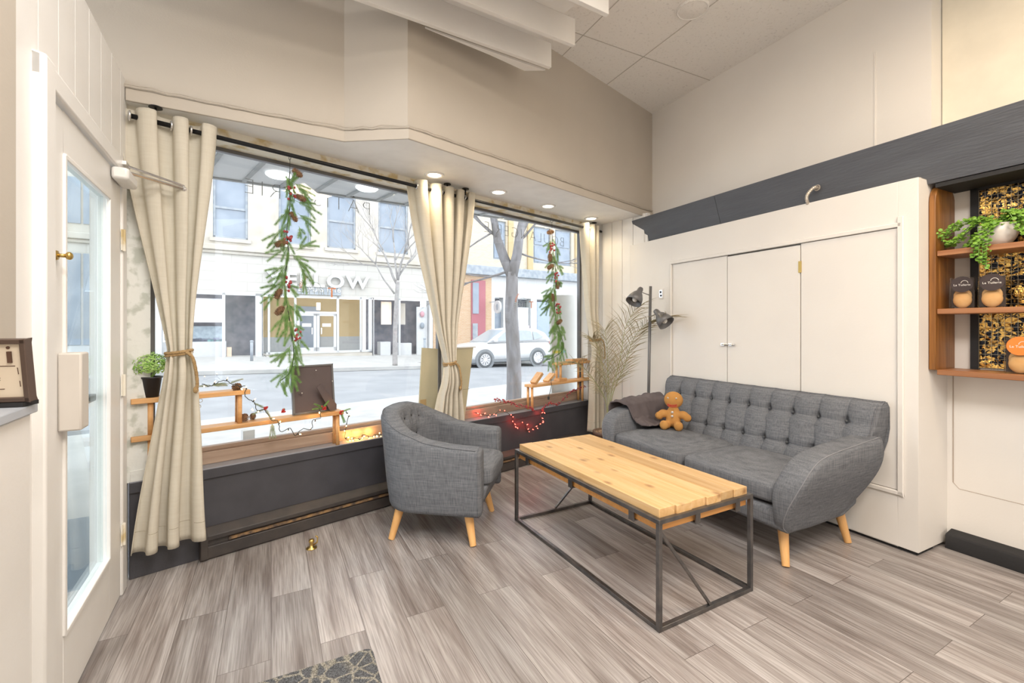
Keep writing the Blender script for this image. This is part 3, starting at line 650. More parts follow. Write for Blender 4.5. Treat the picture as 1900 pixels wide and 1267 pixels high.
pa = [q(*p) for p in ((538, 318), (536, 345), (538, 380), (532, 430), (535, 470), (528, 520), (532, 560), (540, 610), (545, 655), (538, 690), (518, 708))]
spr = []
for (px, py, ex, ey) in ((545, 338, 580, 365), (550, 345, 590, 385), (548, 372, 592, 395), (552, 395, 598, 437), (535, 380, 520, 430), (528, 420, 488, 465), (528, 440, 505, 460), (538, 455, 500, 478), (540, 470, 575, 500), (555, 480, 578, 520), (533, 490, 498, 510), (528, 500, 505, 530), (530, 520, 487, 545), (520, 530, 493, 570), (530, 525, 555, 545), (560, 500, 572, 540), (535, 560, 545, 600), (530, 575, 510, 628), (535, 590, 528, 640), (548, 600, 560, 620), (550, 620, 562, 670), (540, 640, 520, 675), (545, 655, 555, 690), (535, 680, 512, 712), (540, 690, 550, 720), (535, 650, 505, 668), (555, 420, 560, 440), (538, 350, 545, 320), (545, 560, 560, 590), (550, 465, 590, 440)):
    a_, z_ = q(px, py); b_, w_ = q(ex, ey); l = math.hypot(b_-a_, w_-z_); spr.append((a_, z_, (b_-a_)/l, (w_-z_)/l, min(.16, l*1.05)))
con = [(*q(*p), ax) for p, ax in (((551, 322), (1, 0, -.6)), ((557, 368), (1, 0, -.35)), ((544, 403), (.6, 0, -1)), ((520, 452), (1, 0, .6)), ((516, 545), (.5, 0, 1)), ((518, 576), (.9, 0, 1)))]
ber = [q(*p) for p in ((540, 358), (533, 443), (532, 527), (552, 623))]
garland('long green garland with pine cones and red berries in the window nearest the door', pa, spr, con, ber, zr+.008, pa[0][0], -.03)
pa = [q(*p) for p in ((1024, 432), (1026, 460), (1030, 490), (1031, 520), (1029, 560), (1031, 590), (1040, 620), (1046, 645), (1032, 660), (1014, 668))]
spr = []
for (px, py, ex, ey) in ((1024, 445, 1014, 460), (1032, 455, 1038, 480), (1030, 470, 1020, 500), (1034, 490, 1044, 505), (1030, 500, 1018, 520), (1024, 540, 1002, 575), (1026, 545, 1010, 555), (1030, 530, 1018, 560), (1028, 560, 1008, 582), (1022, 552, 1018, 580), (1034, 560, 1038, 590), (1036, 590, 1020, 640), (1038, 610, 1030, 640), (1040, 630, 1024, 660), (1044, 630, 1042, 650), (1030, 655, 1012, 668), (1038, 520, 1042, 530), (1025, 530, 1012, 548), (1030, 600, 1022, 620), (1040, 600, 1046, 625)):
    a_, z_ = q(px, py); b_, w_ = q(ex, ey); l = math.hypot(b_-a_, w_-z_); spr.append((a_, z_, (b_-a_)/l, (w_-z_)/l, min(.2, l*1.1)))
con = [(*q(*p), ax) for p, ax in (((1020, 431), (1, 0, .25)), ((1019, 478), (0, 0, 1)), ((1020, 495), (.8, 0, .4)), ((1033, 529), (.1, 0, 1)), ((1023, 552), (0, 0, 1)), ((1036, 597), (1, 0, .5)))]
ber = [q(*p) for p in ((1022, 461), (1030, 515), (1034, 573))]
garland('green garland with pine cones and red berries hanging in the corner window', pa, spr, con, ber, zr+.008, pa[0][0], -.03, s=1.2)

# potted herb on upper plank
px_, pz_ = F.px(281, 734, .02)
t = thing('potted_plant', 'bushy small green plant in a black pot on the upper plank by the door', 'potted plant', F, px_, .02, .931)
MB().lathe([(.0, 0), (.032, 0), (.045, .10), (.049, .10), (.049, .108), (.041, .108), (.040, .10), (0, .098)], 24).obj('pot', 'pot_black', t, smooth=True)
m = MB(); random.seed(3)
for i in range(900):
    th = random.uniform(0, 2*PI); ph = math.acos(random.uniform(-.55, 1)); r = random.uniform(.72, 1.0)
    d = Vector((math.sin(ph)*math.cos(th), math.sin(ph)*math.sin(th), math.cos(ph))); p = Vector((d.x*.088*r, d.y*.068*r, .165+d.z*.072*r)); s_ = random.uniform(.006, .010)
    a = d.orthogonal().normalized(); a = Matrix.Rotation(random.uniform(0, 6.28), 3, d) @ a; b = d.cross(a); dd_ = d*random.uniform(-.3, .8)
    m.add([p-a*s_, p+b*s_*.5, p+(a+dd_)*s_, p-b*s_*.5], [(0, 1, 2, 3)])
for i in range(40):
    th = random.uniform(0, 2*PI); m.tube([(0, 0, .1), (.05*math.cos(th), .04*math.sin(th), .16)], .001, 3)
m.obj('foliage', 'leafy2', t)
MB().lathe([(.04, .1), (0, .102)], 16).obj('soil', 'soil', t)
# wooden board sign leaning behind curtain on upper plank
x_, z_ = F.px(372, 722, .03); t_ = thing('wooden_sign', 'small leaning wooden board half hidden behind the curtain by the door', 'board', F, x_-.05, .03, .931)
MB().prism([(-.05, 0), (.035, 0), (.035-.0, .012), (.012, .125), (-.05, .125)], -.004, .008, 'y').obj('board', 'ply', t_, bevel=.001); MB().prism([(.036, 0), (.045, 0), (.022, .127), (.0135, .125)], -.006, .008, 'y').obj('edge_strip', 'paper', t_)
# picture frame seen from behind
x_, z_ = F.px(585, 757, .02)
t = thing('picture_frame', 'dark picture frame seen from behind with easel leg on the lower plank', 'picture frame', F, x_, .032, .736, rz=.06)
tl = RXm(-.12)
m = MB(); w, h = .275, .315
for (x0, x1, z0, z1) in ((-w/2, w/2, 0, .012), (-w/2, w/2, h-.012, h), (-w/2, -w/2+.012, 0, h), (w/2-.012, w/2, 0, h)): m.box(x0, x1, -.008, .012, z0, z1, tl)
m.obj('frame', 'grey_metal', t, bevel=.001)
MB().box(-w/2+.01, w/2-.01, -.002, .006, .01, h-.01, tl).obj('backing_board', 'photo_back', t)
m = MB(); m.prism([(-.005, .17), (.02, .19), (.128, .045), (.128, .008), (.085, .004)], -.046, -.042, 'y'); m.obj('easel_leg', 'photo_back', t)
for (x, z) in ((-.09, .14), (.0, .28), (.11, .2)): MB().cyl((x, -.022-.12*z*.0, z), (x, .0, z), .004, n=6).obj('screw', 'chrome', t)
# pinecones
for (px, py, zz, y_, r, lab, ax) in ((440, 713, .93, .0, .021, 'brown pine cone lying at the right end of the upper plank', (1, .2, .3)), (454, 775, .735, .03, .020, 'upright pine cone on the lower plank by the dowel leg', (0, 0, 1)), (469, 770, .735, .055, .017, 'smaller pine cone behind the upright one on the lower plank', (.2, 0, 1))):
    x_, _ = F.px(px, py, y_); o = cone_mb(MB(), (0, 0, 0), r, r*2.4, ax).obj('pine_cone', 'cone'); at(o, F, x_, y_, zz+r*(.95 if ax[0] > .5 else 1.3)); tag(o, lab, 'pine cone')
# frosted sprigs and berry picks on the shelf
def pick(px, py, y_, z0, lab, dirs, gm='green_pale', berries=True, l=.07):
    x_, z_ = F.px(px, py, y_); z_ = max(z_, z0) if z0 else z_
    t = thing('festive_sprig', lab, 'sprig', F, x_, y_, z_)
    m = MB()
    for d in dirs: sprig(m, (0, 0, 0), d, l, 18, .018, .1)
    m.obj('foliage', gm, t)
    if berries:
        m = MB()
        for k in range(10): m.ball((random.uniform(-.012, .012), -.012+random.uniform(-.008, .008), random.uniform(-.010, .014)), .0058, 8, 5)
        m.obj('berry_cluster', 'red', t, smooth=True)
random.seed(5)
pick(395, 716, .0, .938, 'green needle sprig lying on the upper plank', [(1, 0, .05), (-.8, .2, .1), (.6, .5, .15)], berries=False)
pick(425, 712, .02, .940, 'frosted sprig lying next to the pine cone on the upper plank', [(1, .2, .4), (-.9, 0, .1)], berries=False, l=.08)
pick(492, 758, -.03, .745, 'red berry sprig by the upright pine cone', [(-1, 0, -.3), (.5, 0, -.9), (-.5, .2, .4)])
pick(525, 761, -.03, .748, 'red berry pick in the middle of the lower plank', [(.3, .5, .1)], l=.02)
pick(505, 785, -.05, .0, 'frosted sprig hanging below the lower plank', [(.05, 0, -1), (-.15, 0, -.9), (.2, 0, -.9)], berries=False, l=.085)
pick(600, 757, -.04, .750, 'red berry sprig in front of the picture frame', [(-1, 0, .1), (-.7, 0, .5), (.3, .2, .3)], gm='green')
pick(632, 765, -.05, .0, 'berry and needle sprig at the right end of the lower plank', [(1, 0, .35), (.5, 0, -1), (.3, 0, -.9)], gm='green')
# ---- string lights
def strand(pts, lab, bulb_mat, every, wire='wire', leds=True, name='string_lights', bl=.011):
    """pts: world-frame F local points (a, d, z)"""
    t = thing(name, lab, 'string lights', F, pts[0][0], pts[0][1], pts[0][2]); o0 = Vector(pts[0]); P = cr_spline([Vector(p)-o0 for p in pts], 6)
    P = [p+Vector((random.uniform(-.003, .003), random.uniform(-.002, .002), random.uniform(-.003, .003))) for p in P]
    MB().tube(P, .0022, 5).obj('cable', wire, t); k = 0
    for i in range(2, len(P), every):
        p = P[i]; d = Vector((random.uniform(-.6, .6), -.5, random.uniform(-1, .7))).normalized(); e = p+d*.018
        b = MB().tube([e, e+d*bl*.6, e+d*bl], [.0032, .003, .0008], 6).obj('bulb', bulb_mat, t); MB().tube([p, e], .0034, 6).obj('bulb_socket', wire, t)
    return t
def fpt(px, py, y_): a, z = F.px(px, py, y_); return (a, y_, z)
random.seed(9)
strand([fpt(*p) for p in ((375, 712, .0), (388, 716, -.03), (398, 713, -.02), (415, 705, .0), (430, 712, -.03), (445, 716, -.035), (457, 718, -.05), (455, 735, -.05), (472, 747, -.05), (478, 762, -.05), (490, 760, -.05), (503, 778, -.05), (516, 782, -.052), (520, 800, -.052), (538, 795, -.052), (548, 808, -.052), (560, 796, -.052), (578, 795, -.052), (580, 780, -.052), (594, 775, -.052), (592, 758, -.05))], 'warm white string lights draped along the plank shelf', 'bulb_warm', 9)
sx = lambda px: F.px(px, 815, .03)[0]
strand([(sx(632), -.048, .74), (sx(640), -.03, .69), (sx(636), -.02, .62), (sx(640), .02, .53), (sx(650), .03, .515), (sx(658), .045, .52), (sx(668), .025, .51), (sx(675), .05, .53), (sx(688), .03, .512), (sx(697), .05, .515), (sx(705), .03, .511), (sx(715), .045, .512)], 'warm glowing string lights lying on the sill behind the armchair', 'bulb_warm', 4)
for px in (650, 668, 690): lamp('POINT', F.w(sx(px), .05, .535), .30, (1, .48, .12), .01)
for (px, py) in ((500, 776), (583, 770), (620, 752)): a_, z_ = F.px(px, py, -.06); lamp('POINT', F.w(a_, -.065, z_), .06, (1, .5, .15), .01)
# red berry lights
random.seed(4)
rpts = [fpt(*p) for p in ((879, 765, .06), (890, 768, .04), (905, 771, .02), (917, 768, -.01), (930, 762, -.016), (948, 770, -.02), (952, 780, -.02), (955, 790, -.02), (972, 786, -.02), (978, 800, -.02), (988, 794, -.02), (996, 790, -.02), (1004, 782, -.02), (1002, 772, -.02), (1008, 762, -.02))]
rl = strand(rpts, 'glowing red string lights draped over the sill and dark wall', 'bulb_red', 3, bl=.014)
for (px, py, y_, e) in ((888, 764, .06, .35), (955, 782, -.04, .25), (972, 790, -.04, .35), (993, 792, -.04, .22), (1004, 768, -.04, .18)): a_, z_ = F.px(px, py, y_); lamp('POINT', F.w(a_, y_-.01, z_), e*.55, (1, .03, .02), .012)
def berries_strand(pp, lab):
    pts = [fpt(*p) for p in pp]; o0 = Vector(pts[0]); t = thing('berry_garland', lab, 'garland', F, *pts[0]); P = cr_spline([Vector(p)-o0 for p in pts], 6)
    MB().tube(P, .0022, 5).obj('stem', 'wire', t); m = MB()
    for i, p in enumerate(P):
        for k in range(2): m.ball(p+Vector((random.uniform(-.013, .013), random.uniform(-.012, .008), random.uniform(-.013, .013))), random.uniform(.0055, .008), 7, 5)
    m.obj('berries', 'berry', t, smooth=True)
berries_strand(((918, 741, .02), (932, 744, .0), (948, 748, .0), (962, 752, .0), (978, 755, -.01), (990, 760, -.015)), 'red berry garland lying along the sill left of the corner shelf leg')
berries_strand(((1006, 762, -.02), (1012, 753, -.01), (1022, 748, -.01), (1034, 750, -.01), (1048, 738, .0), (1058, 728, .0), (1070, 722, .0), (1084, 716, .0)), 'red berry garland climbing towards the corner curtain')
a_, z_ = F.px(1018, 706, -.02); m = MB(); P = [(0, 0, 0), (.01, 0, -.05), (-.012, .0, -.10), (-.018, .01, -.15), (-.018, .015, -.19)]; m.tube(cr_spline(P, 4), .0025, 5); m.cbox((-.018, .015, -.17), (.014, .014, .03)); m.tube([(0, 0, 0), (-.01, .0, .015), (.015, 0, .012), (.0, 0, .0)], .003, 5)
tag(at(m.obj('light_cable', 'wire'), F, a_, -.05, z_), 'dark green cable end hanging from the corner plank shelf', 'cable')
# wooden blocks on corner shelf
for i, (px, y_, rot, dims, lab, dz) in enumerate(((996, .0, -.75, (.135, .075, .030), 'tilted wooden block at the left end of the corner plank shelf', .058), (1019, .01, -.60, (.125, .075, .022), 'second tilted wooden block on the corner plank shelf', .048), (1040, .02, .0, (.12, .08, .026), 'flat wooden block on the corner plank shelf', .0135))):
    x_, _ = F.px(px, 700, y_); o = MB().box(-dims[0]/2, dims[0]/2, -dims[1]/2, dims[1]/2, -dims[2]/2, dims[2]/2, RYm(rot)).obj('wooden_block', 'ply', bevel=.002); at(o, F, x_, y_, .746+dz); tag(o, lab, 'wooden block')
x_, _ = F.px(1072, 664, .02); o = MB().cbox((0, 0, .012), (.26, .09, .024)).obj('wooden_board', 'ply', bevel=.002); at(o, F, x_-.02, .02, .936); tag(o, 'flat wooden board on the upper plank in the corner', 'board')
# boards leaning in the middle of the windows
def leanboard(pxs, y_, lab, mm, side=0):
    P = [F.px(px, py, y_) for px, py in pxs]; x0 = P[0][0]; t = thing('leaning_board', lab, 'board', F, x0, y_, .503)
    MB().prism([(a-x0, z-.503) for a, z in P], -.004, .008, 'y').obj('board', mm, t, bevel=.001); return t, P, x0
t, P, x0 = leanboard(((775, 790), (783, 645), (812, 647), (812, 792)), .075, 'olive cardboard sheet standing left of the curtain behind the armchair', 'card')
MB().box(.02, .075, -.006, -.004, .03, .22).obj('stripe', mat('brown tape', (.40, .28, .13), .6), t)
t, P, x0 = leanboard(((822, 780), (822, 646), (878, 644), (862, 775)), .075, 'wide olive cardboard sheet standing right of the curtain behind the armchair', 'card')
MB().box(.01, P[2][0]-x0-.045, -.006, -.004, .26, .263).obj('fold_line', mat('fold', (.30, .27, .18), .8), t); MB().prism([(0, P[1][1]-.503-.006), (P[2][0]-x0+.02, P[2][1]-.503-.004), (P[2][0]-x0+.02, P[2][1]-.503+.006), (0, P[1][1]-.503+.006)], -.012, .01, 'y').obj('top_edge', 'card2', t)
P = [F.px(px, py, .16) for px, py in ((1042, 655), (1040, 546), (1092, 546), (1092, 655))]
t = thing('display_panel', 'pale grey panel standing outside behind the corner garland', 'panel', F, P[0][0], .30, .0)
MB().prism([(a-P[0][0], z) for a, z in P]+[(P[3][0]-P[0][0], -.16), (0, -.16)], 0, .03, 'y').obj('panel', 'card2', t, bevel=.002)
MB().box(.02, .14, -.006, -.001, P[0][1]-.01, P[0][1]+.02).obj('sticker', mat('yellow sticker', (.9, .72, .1), .6), t); MB().box(.15, .23, -.006, -.001, P[0][1]-.01, P[0][1]+.02).obj('sticker', mat('blue sticker', (.35, .62, .70), .6), t)
# ---- vinyl lettering on the glass (reads from the street)
def lettering(name, txt, px0, px1, py0, py1, mm, lab, off=-.004, space=1.0):
    a0, z0 = F.px(px0, py0, .136); a1, z1 = F.px(px1, py1, .136); c = ((a0+a1)/2, (z0+z1)/2); wd = a1-a0
    vs, fs = text_mesh(txt, .2, .0008, off, 0, space); xs = [v.x for v in vs]; ys = [v.y for v in vs]; cx = (min(xs)+max(xs))/2; cy = (min(ys)+max(ys))/2; s_ = wd/(max(xs)-min(xs))
    m = MB(); m.add([Vector((-(v.x-cx)*s_, .0+v.z, (v.y-cy)*s_)) for v in vs], [f[::-1] for f in fs])
    o = m.obj(name, mm); at(o, F, c[0], .1365, c[1]); tag(o, lab, 'lettering'); return c, s_
lettering('window_lettering', 'PÂTISSERIE', 454, 686, 330, 392, 'letter', 'thin grey lettering PÂTISSERIE on the window by the door, seen reversed', -.0065, 1.25)
lettering('window_lettering', 'BOULANGERIE', 899, 1046, 424, 446, 'letter', 'thin grey lettering across the corner window top, seen reversed', -.0065, 1.2)
def logo(pxc, pyc, half, lab):
    a, z = F.px(pxc, pyc, .136); t = thing('window_logo', lab, 'logo', F, a, .1365, z)
    def tx(txt, size, x, zz, mm, off=0, space=1.0):
        vs, fs = text_mesh(txt, size, .0008, off, 0, space); m = MB(); m.add([Vector((-v.x+x, v.z, v.y+zz)) for v in vs], [f[::-1] for f in fs]); m.obj('lettering', mm, t)
    s_ = half/.115
    tx('UILERIE', .060*s_, -.022*s_, 0, 'letter_pale', -.0012, 1.05); tx('T', .095*s_, .102*s_, .003, 'orange'); tx('LA', .036*s_, .080*s_, .055*s_, 'letter_pale', -.001)
    m = MB(); m.torus((-.01*s_, 0, .035*s_), .036*s_, .0018, 18, 4, RXm(PI/2), arc=PI); m.box(-.12*s_, .12*s_, -.001, .001, .033*s_, .035*s_); m.obj('arch', 'letter_pale', t)
    m = MB()
    for k in range(7):
        for sd in (-1, 1): c = Vector((-.105*s_+.004*k*k*.25*s_, 0, .03*s_+k*.012*s_)); m.ball(c+Vector((sd*.006*s_, 0, 0)), (.0065*s_, .001, .0032*s_), 6, 4, RYm(-sd*.7))
    m.obj('wheat_ear', 'orange', t)
logo(588, 543, .115, 'orange and grey bakery logo on the window by the door, seen reversed')
logo(972, 566, .12, 'orange and grey bakery logo on the corner window, seen reversed')
a_, z_ = F.px(365, 752, .136); m = MB()
for (x, z, r) in ((-.005, .03, .010), (.018, .026, .010), (-.025, .02, .008)): m.torus((x, 0, z), r, .0012, 14, 4, RXm(PI/2))
m.tube([Vector((.020*math.cos(th)*(1-.2*math.sin(th)), 0, -.006+.014*math.sin(th))) for th in [2*PI*i/18 for i in range(19)]], .0012, 4, False)
tag(at(m.obj('paw_decal', mat('gold vinyl', (.45, .34, .12), .6)), F, a_, .135, z_), 'thin gold paw print outline on the window by the door', 'decal')
# brass door stop on the floor
p = gp(578, 1017); t = thing('door_stop', 'small brass door holder on the floor before the heater', 'door stop', None, p.x, p.y, 0, .3)
m = MB(); m.lathe([(.030, 0), (.030, .004), (.012, .010), (.010, .030), (.016, .040), (.013, .052), (0, .056)], 16); m.obj('base', 'gold', t, smooth=True)
m = MB(); m.tube([(.012, 0, .02), (.03, 0, .03), (.034, 0, .06), (.022, 0, .07)], .0045, 6); m.obj('hook', 'gold', t, smooth=True)
# floor mat
mm, n, l, b = new_mat('woven mat'); b.inputs['Roughness'].default_value = .95
tc = n.new('ShaderNodeTexCoord'); vo = n.new('ShaderNodeTexVoronoi'); vo.feature = 'DISTANCE_TO_EDGE'; vo.inputs['Scale'].default_value = 17; l.new(tc.outputs['Object'], vo.inputs[0])
c1 = n.new('ShaderNodeValToRGB'); c1.color_ramp.elements[0].position = .03; c1.color_ramp.elements[1].position = .09; c1.color_ramp.elements[0].color = (.24, .225, .19, 1); c1.color_ramp.elements[1].color = (.085, .09, .098, 1); l.new(vo.outputs[0], c1.inputs[0])
nz = n.new('ShaderNodeTexNoise'); nz.inputs['Scale'].default_value = 260; l.new(tc.outputs['Object'], nz.inputs[0]); c2 = n.new('ShaderNodeValToRGB'); c2.color_ramp.elements[0].position = .35; c2.color_ramp.elements[1].position = .65; c2.color_ramp.elements[0].color = (.4, .4, .4, 1); c2.color_ramp.elements[1].color = (1.8, 1.8, 1.8, 1); l.new(nz.outputs[0], c2.inputs[0])
mx = n.new('ShaderNodeMix'); mx.data_type = 'RGBA'; mx.blend_type = 'MULTIPLY'; mx.inputs[0].default_value = 1; l.new(c1.outputs[0], mx.inputs[6]); l.new(c2.outputs[0], mx.inputs[7]); l.new(mx.outputs[2], b.inputs['Base Color'])
bp = n.new('ShaderNodeBump'); bp.inputs['Strength'].default_value = .8; bp.inputs['Distance'].default_value = .004; l.new(nz.outputs[0], bp.inputs['Height']); l.new(bp.outputs[0], b.inputs['Normal'])
p = gp(690, 1204); rzm = math.atan2(.16, .312)
poly = []
for (cx_, cy_, a0_) in ((-.03, -.03, 0), (-.72, -.03, PI/2), (-.72, -.47, PI), (-.03, -.47, 1.5*PI)):
    for k in range(6): th = a0_+k*PI/10; poly.append((cx_+.03*math.cos(th), cy_+.03*math.sin(th)))
o = MB().prism(poly, .001, .010).obj('door_mat', mm, bevel=.003); o.location = p; o.rotation_euler = (0, 0, rzm); tag(o, 'dark grey patterned door mat at the bottom edge of the picture', 'mat')
# ================================================================ COFFEE TABLE
c0 = gp(1223.2, 1175.5); c1 = gp(1400, 1097.6); c2 = gp(954.8, 964.9)
wv = (c1-c0); lv = (c2-c0); TW = wv.length; TL = lv.length; ang = math.atan2(lv.y, lv.x)
# local frame: x along the length (away from the camera), y = to the left -> width runs in -y
t = thing('coffee_table', 'long coffee table with pine plank top on a dark steel frame', 'coffee table', None, c0.x, c0.y, 0, ang)
ZT = .479; b = .020
def sq(p0, p1, s=b): 
    p0 = Vector(p0); p1 = Vector(p1); m = MB(); d = (p1-p0); q = d.normalized().to_track_quat('X', 'Z').to_matrix().to_4x4(); q.translation = p0
    return m.box(0, d.length, -s/2, s/2, -s/2, s/2, q)
y0, y1 = -b/2, -TW+b/2; x0, x1 = b/2, TL-b/2
for x in (x0, x1):
    for y in (y0, y1): MB().box(x-b/2, x+b/2, y-b/2, y+b/2, 0.0, ZT-b).obj('leg', 'steel', t, bevel=.0015)
m = MB()
for z in (b/2, ZT-b/2):
    for y in (y0, y1): m.box(0, TL, y-b/2, y+b/2, z-b/2, z+b/2) if z > .1 else m.box(b, TL-b, y-b/2, y+b/2, z-b/2, z+b/2)
m2 = MB()
for y in (y0, y1): m2.box(0, TL, y-b/2, y+b/2, ZT-b, ZT)
for x in (x0, x1): m2.box(x-b/2, x+b/2, y1+b/2, y0-b/2, ZT-b, ZT)
m2.obj('top_frame', 'steel', t, bevel=.0015)
m2 = MB()
for y in (y0, y1): m2.box(b, TL-b, y-b/2, y+b/2, .001, b)
for x in (x0, x1): m2.box(x-b/2, x+b/2, y1+b/2, y0-b/2, .001, b)
m2.obj('bottom_frame', 'steel', t, bevel=.0015)
for (p, q_) in (((x0, y0-.03, ZT-.03), (x0, -TW*.62, b)), ((x1, -TW*.60, ZT-.12), (x1, -TW*.40, b))):
    pass
sq((x0, -.012, ZT-.05), (x0, -TW*.52, .022), .012).obj('brace', 'steel', t)
sq((x1, -TW+.015, ZT-.20), (x1, -TW*.50, .022), .012).obj('brace', 'steel', t)
# brackets under the rim
for (x, y, sx_, sy_) in ((.16*1.0, y0, .03, .006), (TL*.50, y0, .03, .006), (TL*.87, y0, .03, .006)):
    MB().box(x, x+.034, y-.045, y-.0, ZT-.066, ZT-.060).box(x, x+.034, y-.004, y+.002, ZT-.066, ZT-b).obj('bracket', 'steel', t)
for y in (-TW*.36, -TW*.80): MB().box(x0-.002, x0+.05, y-.03, y, ZT-.066, ZT-.060).box(x0-.008, x0-.002, y-.03, y, ZT-.066, ZT-b).obj('bracket', 'steel', t)
# planks in two layers
ins = b+.004; pw = (TW-2*ins)/6
random.seed(2)
for k in range(6):
    a = -ins-pw*k; dx = (.004, -.006, .003, -.007, .002, -.004)[k]
    MB().box(ins-.004+max(dx, -.006), TL-ins+.0018*((-1)**k), a-pw+.0014, a-.0014, ZT-.018, .515).obj('plank', 'pine', t, bevel=.0025)
MB().box(ins, TL-ins, -TW+ins, -ins, ZT-.058, ZT-.020).obj('under_board', 'pine_edge', t)

# ================================================================ SOFA
S = Fr(*R.w(-2.185, 2.76).xy, R.a)
t = thing('sofa', 'long grey tufted sofa against the white closet', 'sofa', S, 0, 0, 0)
HW = .96
def flare(z): return .705+.125*smooth01((z-.17)/.42)
# arms
prof = cr_spline([(-.36, .195, 0), (-.42, .24, 0), (-.445, .34, 0), (-.435, .45, 0), (-.39, .545, 0), (-.30, .605, 0), (-.15, .632, 0), (.05, .648, 0), (.24, .662, 0), (.30, .662, 0), (.335, .60, 0), (.335, .48, 0), (.30, .36, 0), (.22, .26, 0), (.12, .205, 0), (0, .19, 0), (-.2, .187, 0)], 4)
prof = [(p.x, p.y) for p in prof]+[]
for sd in (1, -1):
    m = MB(); n = len(prof); cy, cz = 0, .38; rings = []
    # rings across the arm thickness with rounded shoulders
    for (off, sh) in ((-.140, .045), (-.134, .016), (-.118, .004), (-.07, 0), (-.025, .0), (-.008, .004), (.002, .018), (.010, .07)):
        ring = []
        for (y, z) in prof:
            d = Vector((y-cy*.0, z-cz)); yy = y-(y+.02)*sh*1.0; zz = z-(z-cz)*sh*1.4; ring.append(((flare(zz)+(off*(.40+.60*smooth01((z-.24)/.24)) if off < -.05 else off))*sd, yy, zz))
        rings.append(ring)
    # bulge of outer face
    for k in range(1, 5):
        s_ = 1-k/5.; ring = []
        for (y, z) in prof:
            yy = lerp(-.02, y-(y+.02)*.10, s_); zz = lerp(cz, z-(z-cz)*.14, s_); ring.append(((flare(zz)+.012+.006*(1-s_))*sd, yy, zz))
        rings.append(ring)
    vs = [v for r in rings for v in r]; fs = []
    for i in range(len(rings)-1):
        for j in range(n): fs.append((i*n+j, i*n+(j+1) % n, (i+1)*n+(j+1) % n, (i+1)*n+j))
    fs.append(tuple(range(n))); fs.append(tuple((len(rings)-1)*n+j for j in range(n)))
    ar = m.add(vs, fs).obj('arm', 'tweed', t, smooth=True)
    pr = [rings[5][j] for j in range(0, 46)]
    MB().tube([Vector(p)+Vector((.004*sd, 0, .0)) for p in pr], .0028, 5).obj('piping', mat('light seam piping', (.24, .25, .27), .9), ar, smooth=True)
# back with diamond tufting
SPB = .163; r1 = [-.652+SPB*i for i in range(9)]; r2 = r1[1:8]; ZB = .855; zt1, zt2 = .725, .527
def backsurf(u, v):
    z = .40+(ZB-.40)*v; w = lerp(.765, .818, smooth01(v)); x = (u-.5)*2*w
    y = .175+.150*((z-.40)/(ZB-.40))      # leaning front face
    def gauss(d, s_): return math.exp(-(d/s_)**2)
    dep = 0
    for bx in r1: dep = max(dep, .034*gauss(math.hypot(x-bx, (z-zt1)*.8), .020))
    for bx in r2: dep = max(dep, .034*gauss(math.hypot(x-bx, (z-zt2)*.8), .020))
    d = min(abs(x-bx) for bx in r1); wob = min(abs(x-bx-.010*math.sin((z-zt2)/(zt1-zt2)*2*PI)) for bx in r1) if zt2 < z < zt1 else d
    gr = gauss(wob, .0065)*(.007+.010*max(gauss(z-zt1, .045), gauss(z-zt2, .045)))
    gr = max(gr, .005*gauss(z-zt1, .007), .006*gauss(z-zt2, .007)) if abs(x) < .70 else gr
    ph = min(1, d/(SPB/2)); puff = .020*math.sin(PI/2*ph)*(1-.45*max(gauss(z-zt1, .03), gauss(z-zt2, .03)))
    y += dep+gr-puff
    # rounded top
    if v > .90: k = (v-.90)/.10; y += .045*(1-math.sqrt(max(0, 1-k*k))); z = lerp(z, z+.004, k)
    e = abs(u-.5)*2
    if e > .965: y += .03*((e-.965)/.035)**2
    return (x, y, z)
m = MB(); NU, NV = 300, 78; m.grid(backsurf, NU, NV)
# closing shell: top, back, sides
def shell(u, v):     # v runs over top and down the back
    x0_ = (u-.5)*2; P = [(.375, ZB+.003), (.40, ZB-.0), (.425, ZB-.03), (.43, .70), (.42, .55), (.36, .42), (.25, .29), (.15, .24)]
    tt = v*(len(P)-1); i = min(int(tt), len(P)-2); f = tt-i; y = lerp(P[i][0], P[i+1][0], f); z = lerp(P[i][1], P[i+1][1], f); return (x0_*lerp(.69, .818, smooth01((z-.2)/.5)), y, z)
m.grid(shell, 40, 14, flip=True)
def side(sd):
    vs = []; fs = []; N = 30
    for i in range(N+1):
        v = i/N; f_ = Vector(backsurf(1 if sd > 0 else 0, v)); zb = f_.z; yb = interp(zb, [.2, .28, .42, .55, .70, ZB-.03, ZB, ZB+.01], [.2, .26, .37, .42, .43, .425, .40, .375]); vs += [f_, Vector((f_.x*1.008, (f_.y+yb)/2, zb)), Vector((f_.x, yb, zb))]
    for i in range(N):
        for k in (0, 1): fs.append((i*3+k, i*3+k+1, (i+1)*3+k+1, (i+1)*3+k))
    m.add(vs, fs)
side(1); side(-1)
def topstrip(u, v): a = Vector(backsurf(u, 1)); b_ = Vector(shell(u, 0)); b_.x = a.x; q_ = a.lerp(b_, v); q_.z += .006*math.sin(PI*v); return q_
m.grid(topstrip, 100, 4)
bk = m.obj('backrest', 'tweed', t, smooth=True)
for bx, zz in [(x, zt1) for x in r1]+[(x, zt2) for x in r2]:
    y = .175+.150*((zz-.40)/(ZB-.40))+.018
    MB().ball((bx, y, zz), (.0085, .006, .0085), 8, 5).obj('button', 'tweed_dark', bk, smooth=True)
for sd in (1, -1):
    pts = [Vector(backsurf(.5+.5*sd*.985, v/20)) for v in range(8, 21)]
    MB().tube([p+Vector((0, -.004, 0)) for p in pts], .0035, 5).obj('piping', 'tweed', bk, smooth=True)
